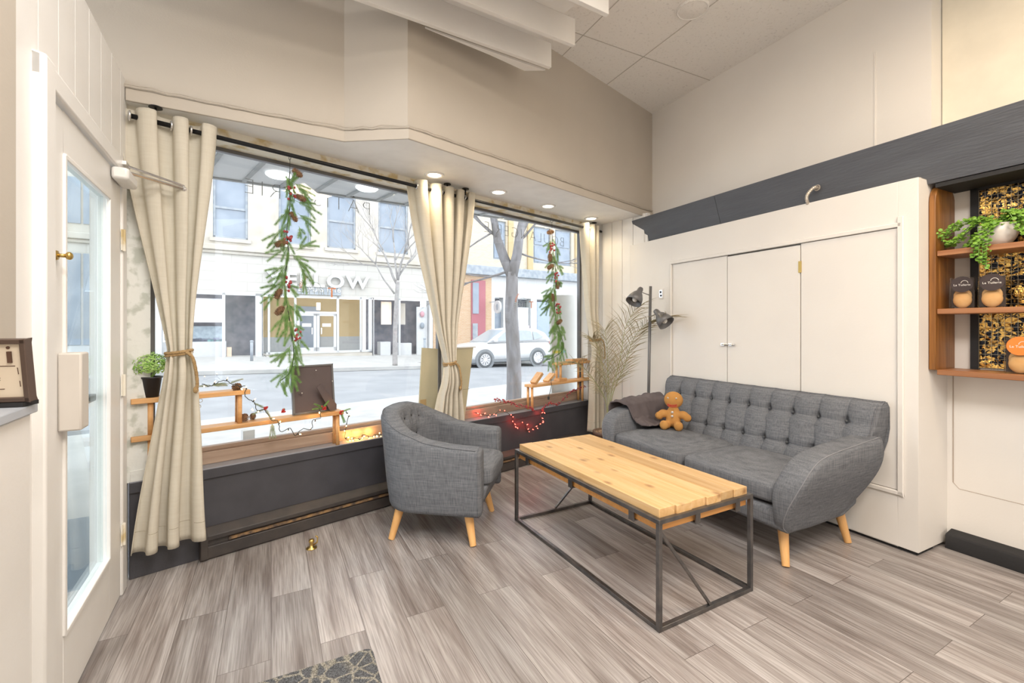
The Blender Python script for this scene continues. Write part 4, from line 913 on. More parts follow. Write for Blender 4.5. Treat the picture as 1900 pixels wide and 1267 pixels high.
# base
m = MB(); m.prism([(-.36, .19), (-.415, .22), (-.42, .30), (-.40, .325), (.30, .325), (.30, .24), (.16, .19)], -.71, .71, 'x'); m.obj('base', 'tweed', t, bevel=.02, bseg=3)
# cushions
def cushion(x0, x1, y0, y1, z0, z1, crown, rnd=.045, n=26):
    m = MB(); cx, cy = (x0+x1)/2, (y0+y1)/2; hx, hy = (x1-x0)/2, (y1-y0)/2; hz = (z1-z0)/2; cz = (z0+z1)/2
    m.grid(lambda u, v: 0, 0, 0) if False else None
    def sph(u, v):
        th = 2*PI*u; ph = PI*(v-.5)
        def p(c, e): return math.copysign(abs(c)**e, c)
        e1, e2 = .26, .42
        X = p(math.cos(ph), e2)*p(math.cos(th), e1); Y = p(math.cos(ph), e2)*p(math.sin(th), e1); Z = p(math.sin(ph), e2)
        z = Z*hz+(crown*(1-X*X)*(1-Y*Y) if Z > 0 else 0)
        return (cx+hx*X, cy+hy*Y, cz+z)
    return m.grid(sph, 72, 36)
for (a, b_) in ((-.705, -.003), (.003, .705)):
    c_ = cushion(a, b_, -.425, .20, .325, .462, .028).obj('seat_cushion', 'tweed', t, smooth=True)
for sx_ in (.62, -.62):
    for sy_ in (-.28, .26):
        tip = Vector((sx_+math.copysign(.06, sx_), sy_+(-.065 if sy_ < 0 else .0), 0)); m = MB(); m.tube([(sx_, sy_+.0, .205), tip+Vector((0, 0, .002))], [.029, .019], 18); m.obj('leg', 'leg', t, bevel=.0, smooth=False)
# ---- throw over the far arm
t2 = thing('throw_blanket', 'dark grey throw draped over the far arm of the sofa', 'blanket', S, -.9, 0, 0)
path = [(-.842, .45), (-.858, .51), (-.866, .57), (-.868, .63), (-.855, .676), (-.80, .692), (-.74, .688), (-.685, .66), (-.667, .60), (-.655, .545), (-.64, .508), (-.58, .492), (-.50, .494)]
def blanket(u, v):
    s_ = u*(len(path)-1); i = min(int(s_), len(path)-2); f = s_-i; x = lerp(path[i][0], path[i+1][0], f); z = lerp(path[i][1], path[i+1][1], f)
    y = lerp(-.30, .17, v)+(.10*smooth01(u*1.4-.3)*(1-v)); armz = interp(y, [-.39, -.30, -.15, .05, .24], [-.10, -.04, -.015, 0.0, .015])
    k = max(0, 1-abs(x+.77)/.17); zz = z+armz*smooth01(k*1.6) if x < -.65 else z+.004
    fold = .008*math.sin(v*26+u*6)+.006*math.sin(v*11-u*13)+.004*math.sin(u*30+v*9)
    return (x+.9+(fold*.4), y+.0, zz+abs(fold)+.014)
MB().grid(blanket, 60, 50).obj('blanket', 'velvet', t2, smooth=True, solid=.007)
MB().tube([Vector(blanket(.0+k/40, 0))+Vector((0, -.004, -.002)) for k in range(41)], .007, 6).obj('hem', 'velvet', t2, smooth=True)
# ---- gingerbread plush
gy, gz = .03, .483
P_ = Fr(*S.w(-.47, .03).xy, S.a)
t3 = thing('plush_toy', 'brown gingerbread figure soft toy sitting on the sofa beside the throw', 'soft toy', P_, 0, 0, .478, rz=.62); t3.scale = (1.13, 1.13, 1.13)
def metab(name, balls, mname, parent, res=.009):
    mb_ = bpy.data.metaballs.new('mb'); mb_.resolution = res; mb_.threshold = .12; o = bpy.data.objects.new('mb', mb_); C.objects.link(o)
    for c, r in balls:
        e = mb_.elements.new(type='ELLIPSOID' if isinstance(r, tuple) else 'BALL'); e.co = c
        if isinstance(r, tuple): e.radius = 1.0; mx_ = max(r); e.radius = mx_; e.size_x, e.size_y, e.size_z = (r[0]/mx_, r[1]/mx_, r[2]/mx_); e.stiffness = 4
        else: e.radius = r; e.stiffness = 4
    bpy.context.view_layer.update(); dg = bpy.context.evaluated_depsgraph_get(); me = bpy.data.meshes.new_from_object(o.evaluated_get(dg))
    vs = [v.co.copy() for v in me.vertices]; fs = [tuple(p.vertices) for p in me.polygons]; bpy.data.objects.remove(o)
    m = MB(); m.add(vs, fs); return m.obj(name, mname, parent, smooth=True)
bd = metab('body', [((0, .0, .075), (.062, .045, .078)), ((0, .01, .125), (.05, .04, .04)), ((0, .012, .205), (.078, .052, .072)),
    ((-.065, -.005, .105), (.045, .034, .034)), ((-.095, -.012, .088), (.034, .030, .034)), ((.065, -.005, .105), (.045, .034, .034)), ((.095, -.012, .088), (.034, .030, .034)),
    ((-.04, -.05, .035), (.038, .055, .034)), ((-.048, -.095, .040), (.036, .030, .040)), ((.04, -.05, .035), (.038, .055, .034)), ((.048, -.095, .040), (.036, .030, .040))], 'plush', t3)
m = MB(); m.tube([Vector((x, -.052-.0+.10*x*x*8, .185-.010*math.cos(x*40))) for x in [-.032+.008*k for k in range(9)]], .0035, 6); m.tube([Vector((x, -.052+.10*x*x*8, .176-.012*math.cos(x*36))) for x in [-.032+.008*k for k in range(9)]], .0035, 6); m.obj('mouth', 'red', bd, smooth=True)
for x in (-.030, .026): MB().ball((x, -.046, .225), (.0055, .004, .006), 10, 6).obj('eye', 'paper', bd, smooth=True); MB().ball((x, -.050, .225), (.0028, .0015, .003), 8, 5).obj('pupil', 'black', bd, smooth=True)
for z in (.125, .098): MB().ball((.0, -.052 if z < .11 else -.045, z), (.009, .006, .009), 10, 6).obj('button', 'alloy', bd, smooth=True)

# ================================================================ ARMCHAIR
A_ = Fr(-.438, 2.955, math.radians(-9.7))
t = thing('armchair', 'grey rounded tub armchair with buttoned back and light wooden legs', 'armchair', A_, 0, 0, 0)
def upath(s):   # s 0..1 around the U; returns centre line point, outward normal
    hw, fx, bx, rc = .276, .285, -.295, .19
    L1 = fx-(bx+rc); arc = PI/2*rc; L2 = 2*(hw-rc); tot = 2*L1+2*arc+L2; d = s*tot
    if d <= L1: return Vector((fx-d, hw)), Vector((0, 1))
    d -= L1
    if d <= arc: th = d/rc; return Vector((bx+rc-rc*math.sin(th), hw-rc+rc*math.cos(th))), Vector((-math.sin(th), math.cos(th)))
    d -= arc
    if d <= L2: return Vector((bx, hw-rc-d)), Vector((-1, 0))
    d -= L2
    if d <= arc: th = d/rc; return Vector((bx+rc-rc*math.cos(th), -(hw-rc)-rc*math.sin(th))), Vector((-math.cos(th), -math.sin(th)))
    d -= arc; return Vector((bx+rc+d, -hw)), Vector((0, -1))
def rimz(s): 
    k = abs(s-.5)*2; return interp(k, [0, .15, .30, .45, .60, .8, 1], [.785, .78, .745, .675, .625, .600, .590])
def chair_section(s):
    c, n_ = upath(s); zt = rimz(s); th = lerp(.062, .058, 1); k = 1-abs(s-.5)*2
    pts = []
    sec = [(th-.045, .185), (th-.03, .188), (th-.022, .21), (th-.010, .35), (th+.004, zt-.06), (th+.004, zt-.030), (th-.006, zt-.010), (th-.028, zt), (0, zt+.004), (-th+.022, zt-.002), (-th+.004, zt-.016), (-th-.0, zt-.045), (-th+.002, zt-.12), (-th-.002, .46), (-th+.0, .32), (-th+.02, .21)]
    for (o_, z) in sec:
        lean = .030*smooth01(k*1.4)*((z-.19)/.6)
        inner = 0
        if o_ < -.03 and .42 < z < zt-.03 and k > .45: inner = -.012*math.sin(PI*min(1, (z-.42)/(zt-.45)))*0
        p = c+n_*(o_+lean+inner); pts.append(Vector((p.x, p.y, z)))
    return pts
m = MB(); NS = 72; secs = []
for i in range(NS+1): secs.append(chair_section(i/NS))
# rounded arm fronts: shrink extra sections beyond each end
def front(base, dx, shrink):
    c = sum(base, Vector())/len(base); return [Vector((p.x+dx, c.y+(p.y-c.y)*shrink, c.z+(p.z-c.z)*(1-(1-shrink)*.25))) for p in base]
pre = [front(secs[0], .030, .35), front(secs[0], .028, .70), front(secs[0], .020, .90), front(secs[0], .008, .985)]; post = [front(secs[-1], .008, .985), front(secs[-1], .020, .90), front(secs[-1], .028, .70), front(secs[-1], .030, .35)]
allS = pre+secs+post; n = len(secs[0]); vs = [v for s_ in allS for v in s_]; fs = []
for i in range(len(allS)-1):
    for j in range(n): fs.append((i*n+j, i*n+(j+1) % n, (i+1)*n+(j+1) % n, (i+1)*n+j))
fs.append(tuple(range(n-1, -1, -1))); fs.append(tuple((len(allS)-1)*n+j for j in range(n)))
sh = m.add(vs, fs).obj('shell', 'tweed', t, smooth=True)
for e in (0, -1):
    q_ = (secs[0] if e == 0 else secs[-1]); MB().tube([p+Vector((.004, 0, 0)) for p in front(q_, .008, .99)[1:14]], .0028, 5).obj('piping', 'tweed', sh, smooth=True)
MB().tube([Vector(secs[i][6])+Vector((0, 0, .004)) for i in range(0, NS+1, 1)], .0028, 5).obj('piping', 'tweed', sh, smooth=True)
# inner tufted back pad
def pad(u, v):
    s_ = lerp(.27, .73, u); c, n_ = upath(s_); zt = rimz(s_); z = lerp(.43, zt-.03, v); k = 1-abs(s_-.5)*2
    o_ = -.055-.03*math.sin(PI*u)**.5*math.sin(PI*min(1, max(0, v)))**.5+.030*smooth01(k*1.4)*((z-.19)/.6); dep = 0
    for (bu, bz) in btn: dep = max(dep, .026*math.exp(-(((u-bu)*.62)**2+(z-bz)**2)/.030**2))
    for (bu, bz) in btn:
        if z > bz: dep = max(dep, .012*math.exp(-((u-bu)*.62/.010)**2))
    p = c+n_*(o_+dep); return (p.x, p.y, z)
btn = [(.26, .68), (.42, .70), (.58, .70), (.74, .68), (.34, .57), (.50, .58), (.66, .57)]
pd_ = MB().grid(pad, 70, 30, flip=True).obj('back_pad', 'tweed', t, smooth=True)
for (bu, bz) in btn:
    s_ = lerp(.27, .73, bu); zt = rimz(s_); v = (bz-.43)/(zt-.03-.43); p = Vector(pad(bu, v)); c, n_ = upath(s_); p -= Vector((n_.x, n_.y, 0))*.003
    MB().ball(p, (.009, .009, .009), 8, 6).obj('button', 'black', pd_, smooth=True)
m = MB(); m.prism([(-.25, .187), (.25, .187), (.285, .21), (.315, .27), (.330, .34), (-.25, .34)], -.225, .225, 'y'); m.obj('base', 'tweed', t, bevel=.018, bseg=3)
c_ = cushion(-.24, .36, -.217, .217, .325, .468, .02).obj('seat_cushion', 'tweed', t, smooth=True)
for sx_ in (.21, -.22):
    for sy_ in (-.215, .215):
        tip = Vector((sx_+(.045 if sx_ > 0 else -.042), sy_+math.copysign(.045, sy_), 0)); MB().tube([(sx_, sy_, .195), tip+Vector((0, 0, .002))], [.029, .019], 18).obj('leg', 'leg', t)

# ================================================================ FLOOR LAMP
lp = R.w(-3.30, 3.02); LY = 4.22; lp = Vector(((1201-950)/FPX*LY, LY, 0))
t = thing('floor_lamp', 'dark grey floor lamp with two cone shades behind the sofa', 'floor lamp', None, lp.x, lp.y, 0)
MB().lathe([(.11, 0), (.11, .015), (.03, .022), (.012, .03)], 28).obj('base', 'grey_metal', t, smooth=True)
topp = Vector(((1207-950)/FPX*LY-lp.x, 0, CAMZ+(607-531)*LY/FPX))
MB().cyl((0, 0, .02), topp, .0135, n=14).obj('pole', 'grey_metal', t, smooth=True)
def shade(pxa, pya, d, armz, Y):
    c = Vector(((pxa-950)/FPX*Y-lp.x, Y-LY, CAMZ+(607-pya)*Y/FPX)); d = Vector(d).normalized(); q_ = Vector((0, 0, -1)).rotation_difference(d).to_matrix().to_4x4()
    m = MB(); m.lathe([(.006, .12), (.020, .115), (.026, .10), (.028, .065), (.045, .045), (.066, .0), (.076, -.055), (.074, -.055), (.062, .0), (.04, .04), (.0, .05)], 28, c, q_); s_ = m.obj('lamp_shade', 'grey_metal', t, smooth=True)
    MB().ball(c+d*.02, .026, 12, 8).obj('bulb', 'paper', s_, smooth=True)
    k = armz/topp.z; a = Vector((topp.x*k, 0, armz)); MB().tube([a, c-d*.075], .006, 6).obj('arm', 'chrome', t)
zz = lambda py: CAMZ+(607-py)*LY/FPX
shade(1180, 552, (-.55, -.35, -.85), zz(548), 4.18); shade(1230, 592, (.45, -.6, -.75), zz(588), 4.02)

# ================================================================ DRIED PALM
pp_ = Vector(((1128-950)/FPX*4.42, 4.42, 0))
t = thing('dried_palm', 'dried palm in a pot behind the far sofa arm', 'potted plant', None, pp_.x, pp_.y, 0)
MB().lathe([(0, 0), (.10, 0), (.135, .24), (.15, .245), (.15, .275), (.132, .275), (.125, .25), (.0, .25)], 28).obj('pot', mat('brown plastic pot', (.16, .10, .07), .5), t, smooth=True)
MB().lathe([(.128, .262), (0, .268)], 20).obj('soil', 'soil', t)
random.seed(21)
def frond(base, pts, lf, droop=.5):
    P = cr_spline([base]+pts, 8); m = MB(); N = len(P); m.tube(P, [lerp(.005, .0015, i/N) for i in range(N)], 5); fr = m.obj('stem', 'straw_g', t, smooth=True)
    m = MB()
    for i in range(int(N*.28), N):
        tg = (P[min(i+1, N-1)]-P[i-1]).normalized(); s_ = i/N
        for sd in (-1, 1):
            for rep in range(1 if i % 2 else 2):
                az = random.uniform(-.5, .5); side_ = Vector((sd*math.cos(az), math.sin(az)*1.0-.2, 0)); ll = lf*(1-.5*abs(s_-.6))*random.uniform(.6, 1.1); p0 = P[i]+tg*random.uniform(-.01, .01)
                d1 = (tg*1.0+side_*.75).normalized(); p1 = p0+d1*ll*.5; p2 = p1+(d1+Vector((side_.x*.25, side_.y*.2, -droop*random.uniform(.1, 1.2)))).normalized()*ll*.5
                w = Vector((.0021, .0015, 0)); m.add([p0-w, p0+w, p1+w*1.3, p1-w*1.3, p2], [(0, 1, 2, 3), (3, 2, 4)])
                w = Vector((0, .001, .0021)); m.add([p0-w, p0+w, p1+w*1.3, p1-w*1.3, p2], [(0, 1, 2, 3), (3, 2, 4)])
    m.obj('leaflets', 'straw', fr)
def pw3(px, py, Y): return Vector(((px-950)/FPX*Y-pp_.x, Y-pp_.y, CAMZ+(607-py)*Y/FPX))
bs = Vector((0, 0, .26))
frond(bs, [pw3(1130, 740, 4.42), pw3(1128, 690, 4.40), pw3(1126, 640, 4.38), pw3(1122, 612, 4.36)], .26, .3)
frond(bs, [pw3(1136, 735, 4.44), pw3(1158, 680, 4.45), pw3(1175, 630, 4.42), pw3(1200, 600, 4.25), pw3(1232, 588, 4.08)], .30, .4)
frond(bs, [pw3(1134, 730, 4.38), pw3(1150, 670, 4.33), pw3(1160, 610, 4.30), pw3(1178, 575, 4.28)], .30, .5)
frond(bs, [pw3(1124, 745, 4.36), pw3(1102, 705, 4.28), pw3(1075, 675, 4.20), pw3(1055, 672, 4.15)], .22, .6)
frond(bs, [pw3(1127, 735, 4.46), pw3(1118, 680, 4.5), pw3(1108, 640, 4.5), pw3(1100, 628, 4.48)], .2, .7)

# ================================================================ WALL SHELF ON THE RIGHT
t = thing('wall_shelf', 'stained wood wall shelf unit at the right edge', 'shelf', R, 0, 0, 0)
sb = []
for k in range(13): th = PI*k/12; sb.append((3.43-.125*math.cos(th), 2.02+.115*math.sin(th)))
pr_ = [(3.305, 1.055)]+sb+[(3.555, 1.055)]
MB().prism(pr_, -1.232, -1.200, 'x').obj('side_board', 'dkwood', t, bevel=.004)
shelves = []
for z in (1.735, 1.405, 1.058): MB().box(-1.199, .3, 3.315, 3.543, z-.030, z).obj('shelf_board', 'dkwoodx', t, bevel=.003); shelves.append(z)
# foil and wire mesh panel
xl = R.px(1801, 500, 3.53)[0]
t = thing('mesh_panel', 'black framed panel of crumpled gold foil behind wire mesh', 'wall panel', R, 0, 3.543, 0)
mm, n, l, b = new_mat('crumpled gold foil'); b.inputs['Metallic'].default_value = .9; b.inputs['Roughness'].default_value = .25
tc = n.new('ShaderNodeTexCoord'); vo = n.new('ShaderNodeTexVoronoi'); vo.inputs['Scale'].default_value = 46; nzd = n.new('ShaderNodeTexNoise'); nzd.inputs['Scale'].default_value = 18; nzd.inputs['Detail'].default_value = 4; l.new(tc.outputs['Object'], nzd.inputs[0]); vma = n.new('ShaderNodeVectorMath'); vma.operation = 'MULTIPLY_ADD'; vma.inputs[1].default_value = (.16, .16, .16); l.new(nzd.outputs['Color'], vma.inputs[0]); l.new(tc.outputs['Object'], vma.inputs[2]); l.new(vma.outputs[0], vo.inputs[0])
cr = n.new('ShaderNodeValToRGB'); e = cr.color_ramp.elements; e[0].position = .35; e[1].position = .62; e[0].color = (.02, .022, .03, 1); e[1].color = (.85, .52, .14, 1)
sp = n.new('ShaderNodeSeparateColor'); l.new(vo.outputs['Color'], sp.inputs[0]); l.new(sp.outputs[0], cr.inputs[0]); l.new(cr.outputs[0], b.inputs['Base Color'])
bp = n.new('ShaderNodeBump'); bp.inputs['Strength'].default_value = 1; bp.inputs['Distance'].default_value = .02; l.new(nzd.outputs[0], bp.inputs['Height']); l.new(bp.outputs[0], b.inputs['Normal'])
MB().box(xl+.03, .4, -.010, -.006, 1.07, 2.10).obj('foil', mm, t)
MB().box(xl, xl+.035, -.02, -.0005, 1.06, 2.12).box(xl, .4, -.02, -.0005, 2.08, 2.12).obj('frame', 'blk', t)
m = MB(); g_ = .0255
for k in range(int((.4-xl)/g_)): m.box(xl+.035+k*g_, xl+.0366+k*g_, -.0165, -.015, 1.06, 2.08)
for k in range(40): m.box(xl+.03, .4, -.018, -.0165, 1.07+k*g_, 1.0716+k*g_)
m.obj('wire_mesh', mat('brassy wire', (.42, .34, .22), .35, .7), t)
# pastry packs
def pack(px, pyb, z, w, h, lab, lid='label', sc=1.0):
    x_, _ = R.px(px, pyb, 3.40); t = thing('pastry_pack', lab, 'food package', R, x_, 3.40, z, rz=.25, group=None)
    MB().prism([(-w/2, 0), (w/2, 0), (w*.47, h), (-w*.47, h)], -.035, .03, 'y').obj('clear_box', 'clear', t, bevel=.004)
    MB().box(-w*.44, w*.44, .018, .026, .006, h*.96).obj('back_card', 'label', t)
    m = MB(); m.ball((0, -.006, h*.27), (w*.37, .024, h*.26), 16, 10); m.obj('pastry', 'pastry', t, smooth=True)
    m = MB(); m.ball((0, .006, h*.40), (w*.36, .014, h*.24), 16, 10); m.obj('pastry', 'pastry', t, smooth=True)
    m = MB(); m.lathe([(0, -.0005), (w*.42, -.0005), (w*.42, .001), (0, .001)], 26, (0, -.0375, h*.76), RXm(PI/2)); q_ = m.obj('round_label', lid, t)
    m = MB(); put_text(m, 'La Tuilerie', w*.15, T(0, -.039, h*.74) @ RX90, .0004); m.torus((.01, -.039, h*.80), w*.13, .0012, 12, 4, RXm(PI/2), arc=PI); m.obj('lettering', 'paper', q_)
    return t
pack(1786, 567, 1.406, .105, .175, 'left dark-labelled clear pack of pastries on the middle shelf')
pack(1841, 566, 1.406, .110, .178, 'right dark-labelled clear pack of pastries on the middle shelf')
pack(1893, 684, 1.059, .115, .19, 'orange-labelled clear pack of pastries on the bottom shelf', 'orange')
# hanging plant
x_, _ = R.px(1850, 450, 3.40); t = thing('trailing_plant', 'trailing green plant in a white pot on the top shelf', 'potted plant', R, x_, 3.42, 1.736)
MB().lathe([(0, 0), (.04, 0), (.062, .03), (.078, .07), (.080, .115), (.074, .115), (.070, .09), (0, .09)], 28).obj('pot', 'pot_white', t, smooth=True)
MB().lathe([(.072, .1), (0, .105)], 20).obj('soil', 'soil', t)
random.seed(11); m = MB(); m2 = MB()
def leafdisc(m, c, r, nrm):
    a = nrm.orthogonal().normalized(); a = Matrix.Rotation(random.uniform(0, 6), 3, nrm) @ a; b_ = nrm.cross(a); m.add([c+(a*math.cos(k*PI/3)+b_*math.sin(k*PI/3))*r for k in range(6)]+[c+nrm*r*.25], [(k, (k+1) % 6, 6) for k in range(6)])
vines = []
for k in range(22):
    th = random.uniform(0, 2*PI); ex = random.choice((-1, -1, -1, 1, 1)); far = random.uniform(.12, .40 if ex < 0 else .3); 
    vines.append([Vector((.03*math.cos(th), .03*math.sin(th), .11)), Vector((ex*far*.35, -.03+.05*math.sin(th), .155+random.uniform(-.02, .02))), Vector((ex*far*.75, -.05+.05*math.sin(th), .08+random.uniform(-.03, .03))), Vector((ex*far, -.06+.05*math.sin(th), .02+random.uniform(-.005, .03)))])
for k in range(4): x0_ = -.02+.015*k; vines.append([Vector((x0_, -.05, .11)), Vector((x0_-.01, -.10, .10)), Vector((x0_-.03, -.125, .02)), Vector((x0_-.035, -.125, -.06-.02*k))])
for V in vines:
    P = cr_spline(V, 8); m2.tube(P, .0012, 4)
    for i, p in enumerate(P[1:]):
        for r_ in range(3): leafdisc(m, p+Vector((random.uniform(-.012, .012), random.uniform(-.012, .012), random.uniform(-.006, .012))), random.uniform(.006, .011), Vector((random.uniform(-.5, .5), random.uniform(-1, 0), random.uniform(.2, 1))).normalized())
m.obj('foliage', 'leafy', t); m2.obj('stem', 'green', t)

# ================================================================ SIGN ON THE COUNTER
Y_ = 1.075
t = thing('counter_sign', 'framed wooden sign standing on the counter at the left edge', 'sign', None, (60-950)/FPX*Y_, Y_, 1.111, math.radians(15))
tl = T(0, 0, .012) @ RXm(.12) 
Hs = .150; Ws = .30
m = MB(); fw = .011
for (x0_, x1_, z0_, z1_) in ((-Ws, 0, 0, fw), (-Ws, 0, Hs-fw, Hs), (-fw, 0, 0, Hs), (-Ws, -Ws+fw, 0, Hs)): m.box(x0_, x1_, -.008, .016, z0_, z1_, tl)
sgn = m.obj('frame', mat('dark walnut frame', (.085, .055, .042), .5), t, bevel=.0015)
MB().box(-Ws+fw, -fw, .0, .008, fw, Hs-fw, tl).obj('board', mat('pale plywood', (.72, .62, .49), .6), t)
m = MB(); m.ball(tl @ Vector((-.036, -.001, .130)), (.0042, .001, .0035), 8, 4); m.ball(tl @ Vector((-.060, -.001, .129)), (.0042, .001, .0035), 8, 4)
m.box(-.038, -.030, -.004, -.0003, .094, .121, tl); m.box(-.072, -.064, -.004, -.0003, .094, .121, tl)
for (a, b_) in (((-.10, .086), (-.026, .086)), ((-.022, .082), (-.021, .066)), ((-.020, .050), (-.0195, .036)), ((-.10, .030), (-.05, .031))):
    m.tube([tl @ Vector((a[0], -.0006, a[1])), tl @ Vector((b_[0], -.0006, b_[1]))], .0009, 4)
put_text(m, 'E', .016, tl @ T(-.064, -.0005, .074) @ RX90, .0004); put_text(m, '@', .015, tl @ T(-.063, -.0005, .057) @ RX90, .0004)
m.obj('lettering', mat('burnt engraving', (.10, .05, .03), .7), t)
MB().box(-.16, -.012, -.01, .04, 0, .010).obj('foot', 'blk', t)
# ================================================================ OUTSIDE
def zg(x, D): # ground height in facade frame: x along the street, D towards the shop
    s_ = -.12-.024*x; road = 7.4 if x < 3 else 5.6
    return s_-(.13 if D > road else 0)
def gpt(x, D, z=None): p = G.w(x, -D); p.z = zg(x, D) if z is None else z; return p
def strip(name, xs, D0, D1, m_, lab, dz=0, th=.1):
    m = MB(); n = len(xs); 
    for i in range(n-1):
        a, b_ = xs[i], xs[i+1]; vs = []
        for q_ in (dz-th, dz): vs += [G.w(a, -D0, -.12-.024*a+q_), G.w(b_, -D0, -.12-.024*b_+q_), G.w(b_, -D1, -.12-.024*b_+q_), G.w(a, -D1, -.12-.024*a+q_)]
        m.add(vs, [(0, 3, 2, 1), (4, 5, 6, 7), (0, 1, 5, 4), (1, 2, 6, 5), (2, 3, 7, 6), (3, 0, 4, 7)])
    return struct(m.obj(name, m_), lab)
strip('ground_street', [-30, 45], -2, 15.3, 'asphalt2', 'pale hazed asphalt street', dz=-.13)
strip('ground_far_sidewalk', [-30, 3], -2, 7.4, 'concrete', 'pale far sidewalk', dz=0, th=.12)
strip('ground_far_sidewalk_narrow', [3, 45], -2, 5.4, 'concrete', 'narrow far sidewalk behind the parked car', dz=-.002, th=.12)
m = MB(); m.box(-9, 14, .16, 5.2, -.30, -.12); o = at(m.obj('ground_near_sidewalk', 'concrete'), F); struct(o, 'pale sidewalk in front of the shop')
m = MB(); m.box(-.9, 4.0, .16, .60, -.13, .0); o = at(MB().box(-1.2, 1.3, -.75, -.14, -.14, -.015).obj('ground_entry', mat('grey entry mat', (.20, .23, .26), .9)), L); struct(o, 'grey entrance floor outside the door')
# canopy with perforated soffit
t = thing('canopy', 'perforated metal canopy soffit above the shop windows outside', 'canopy', F, 0, 0, 0)
m = MB(); pl_ = [F.loc(*(((px-950)/FPX*(1.3*FPX/(607-py))), 1.3*FPX/(607-py))) for px, py in ((379, 325), (745, 377))]
(e0x, e0y), (e1x, e1y) = pl_; sl = (e1y-e0y)/(e1x-e0x); xa_, xb_ = -3.2, 6.5; ye = lambda x: e0y+sl*(x-e0x)
m.prism([(xa_, .17), (xb_, .17), (xb_, ye(xb_)), (xa_, ye(xa_))], 2.60, 2.64); m.obj('soffit_panel', 'perf', t)
for k in range(34):
    x = xa_+.05+k*.285; x2 = x+.0
    MB().box(x-.016, x+.016, .17, ye(x)-.01, 2.585, 2.60).obj('rib', 'fgrey', t) if 0 <= x < 5.6 or True else None
m = MB(); m.prism([(xa_, ye(xa_)), (xb_, ye(xb_)), (xb_, ye(xb_)+.03), (xa_, ye(xa_)+.03)], 2.585, 2.90); m.obj('fascia', 'fgrey', t)
for (px, py, lab) in ((517, 327, 'round white canopy light behind the garland'), (681, 351, 'round white canopy light nearer the middle curtain')):
    Y = FPX*1.28/(607-py); o = MB().lathe([(0, 0), (.085, 0), (.10, .012), (.10, .02), (0, .02)], 26).obj('canopy_light', 'canopy_light', smooth=True); o.location = ((px-950)/FPX*Y, Y, 2.575); tag(o, lab, 'outdoor light')
# ---- facades
def fx(px, y=0): return G.px(px, 600, y)[0]
def fz(px, py, y=0): return G.px(px, py, y)[1]
def fbox(m, px0, px1, py0, py1, y0, y1, ref=None):
    x0, x1 = fx(px0), fx(px1); r_ = ref or (px0+px1)/2; m.box(x0, x1, y0, y1, fz(r_, py1), fz(r_, py0)); return m
ZU = 4.70  # top of shop-front zone
b1 = thing('shoe_shop_building', 'cream stone building with wide shop front across the street', 'building', G, 0, 0, 0)
xL, xR = -16.0, fx(803); zh = fz(590, 549); hole = [(fx(300), fx(492)), (fx(494), fx(690)), (fx(693), fx(797))]
xs = [xL]+[v for h in hole for v in h]+[xR]
m = MB(); m.box(xL, xR, 0, .5, zh, ZU); m.obj('sign_band', 'fstone', b1)
m = MB()
m.box(xL, hole[0][0], 0, .5, -.5, zh); m.box(hole[-1][1], xR, 0, .5, -.5, zh); m.obj('pier', 'fwhite', b1)
for (pa_, pb_, ya_, yb_) in ((121, 150, 470, 640), (155, 171, 470, 640), (178, 192, 480, 560), (121, 150, 330, 415), (155, 180, 330, 415)): MB().box(fx(pa_), fx(pb_), -.04, .0, fz(150, yb_), fz(150, ya_)).obj('side_window', 'fblue', b1)
m = MB(); wins = [(395, 460, 329, 442), (517, 577, 350, 452), (607, 660, 366, 461), (702, 757, 378, 468)]
wx = [(fx(a), fx(b_)) for a, b_, _, _ in wins]; wz0, wz1 = 5.35, 8.0
wx = [(-13.4, -11.9)]+wx if False else wx
wpos = [(a, b_) for a, b_ in wx]; st_ = (wpos[3][0]-wpos[0][0])/3; extra = [(wpos[0][0]-st_*k, wpos[0][1]-st_*k) for k in (1,)]
allw = sorted(extra+wpos); zsill = [fz(460, 443), 0]; wz0 = fz(430, 443); wz1 = fz(430, 329)
prev = xL
for (a, b_) in allw: m.box(prev, a, 0, .5, ZU+.25, 12); prev = b_
m.box(prev, xR, 0, .5, ZU+.25, 12)
for (a, b_) in allw: m.box(a, b_, 0, .5, ZU+.25, wz0); m.box(a, b_, 0, .5, wz1, 12)
m.obj('upper_wall', 'fcream', b1)
MB().box(xL, xR, -.22, .5, ZU, ZU+.25).box(xL, xR, -.12, .1, ZU-.14, ZU).obj('cornice', 'fcream', b1, bevel=.03)
for (a, b_) in allw:
    w_ = MB().box(a, a+.09, .05, .2, wz0, wz1).box(b_-.09, b_, .05, .2, wz0, wz1).box(a, b_, .05, .2, wz0, wz0+.09).box(a, b_, .05, .2, wz1-.09, wz1).box(a, b_, .08, .2, lerp(wz0, wz1, .5)-.05, lerp(wz0, wz1, .5)+.05).obj('window', 'fslate', b1)
    MB().box(a+.05, b_-.05, .14, .18, wz0+.05, wz1-.05).obj('pane', 'fblue', w_); MB().box(a-.12, b_+.12, -.08, .1, wz0-.16, wz0).obj('window_sill', 'fcream', b1)
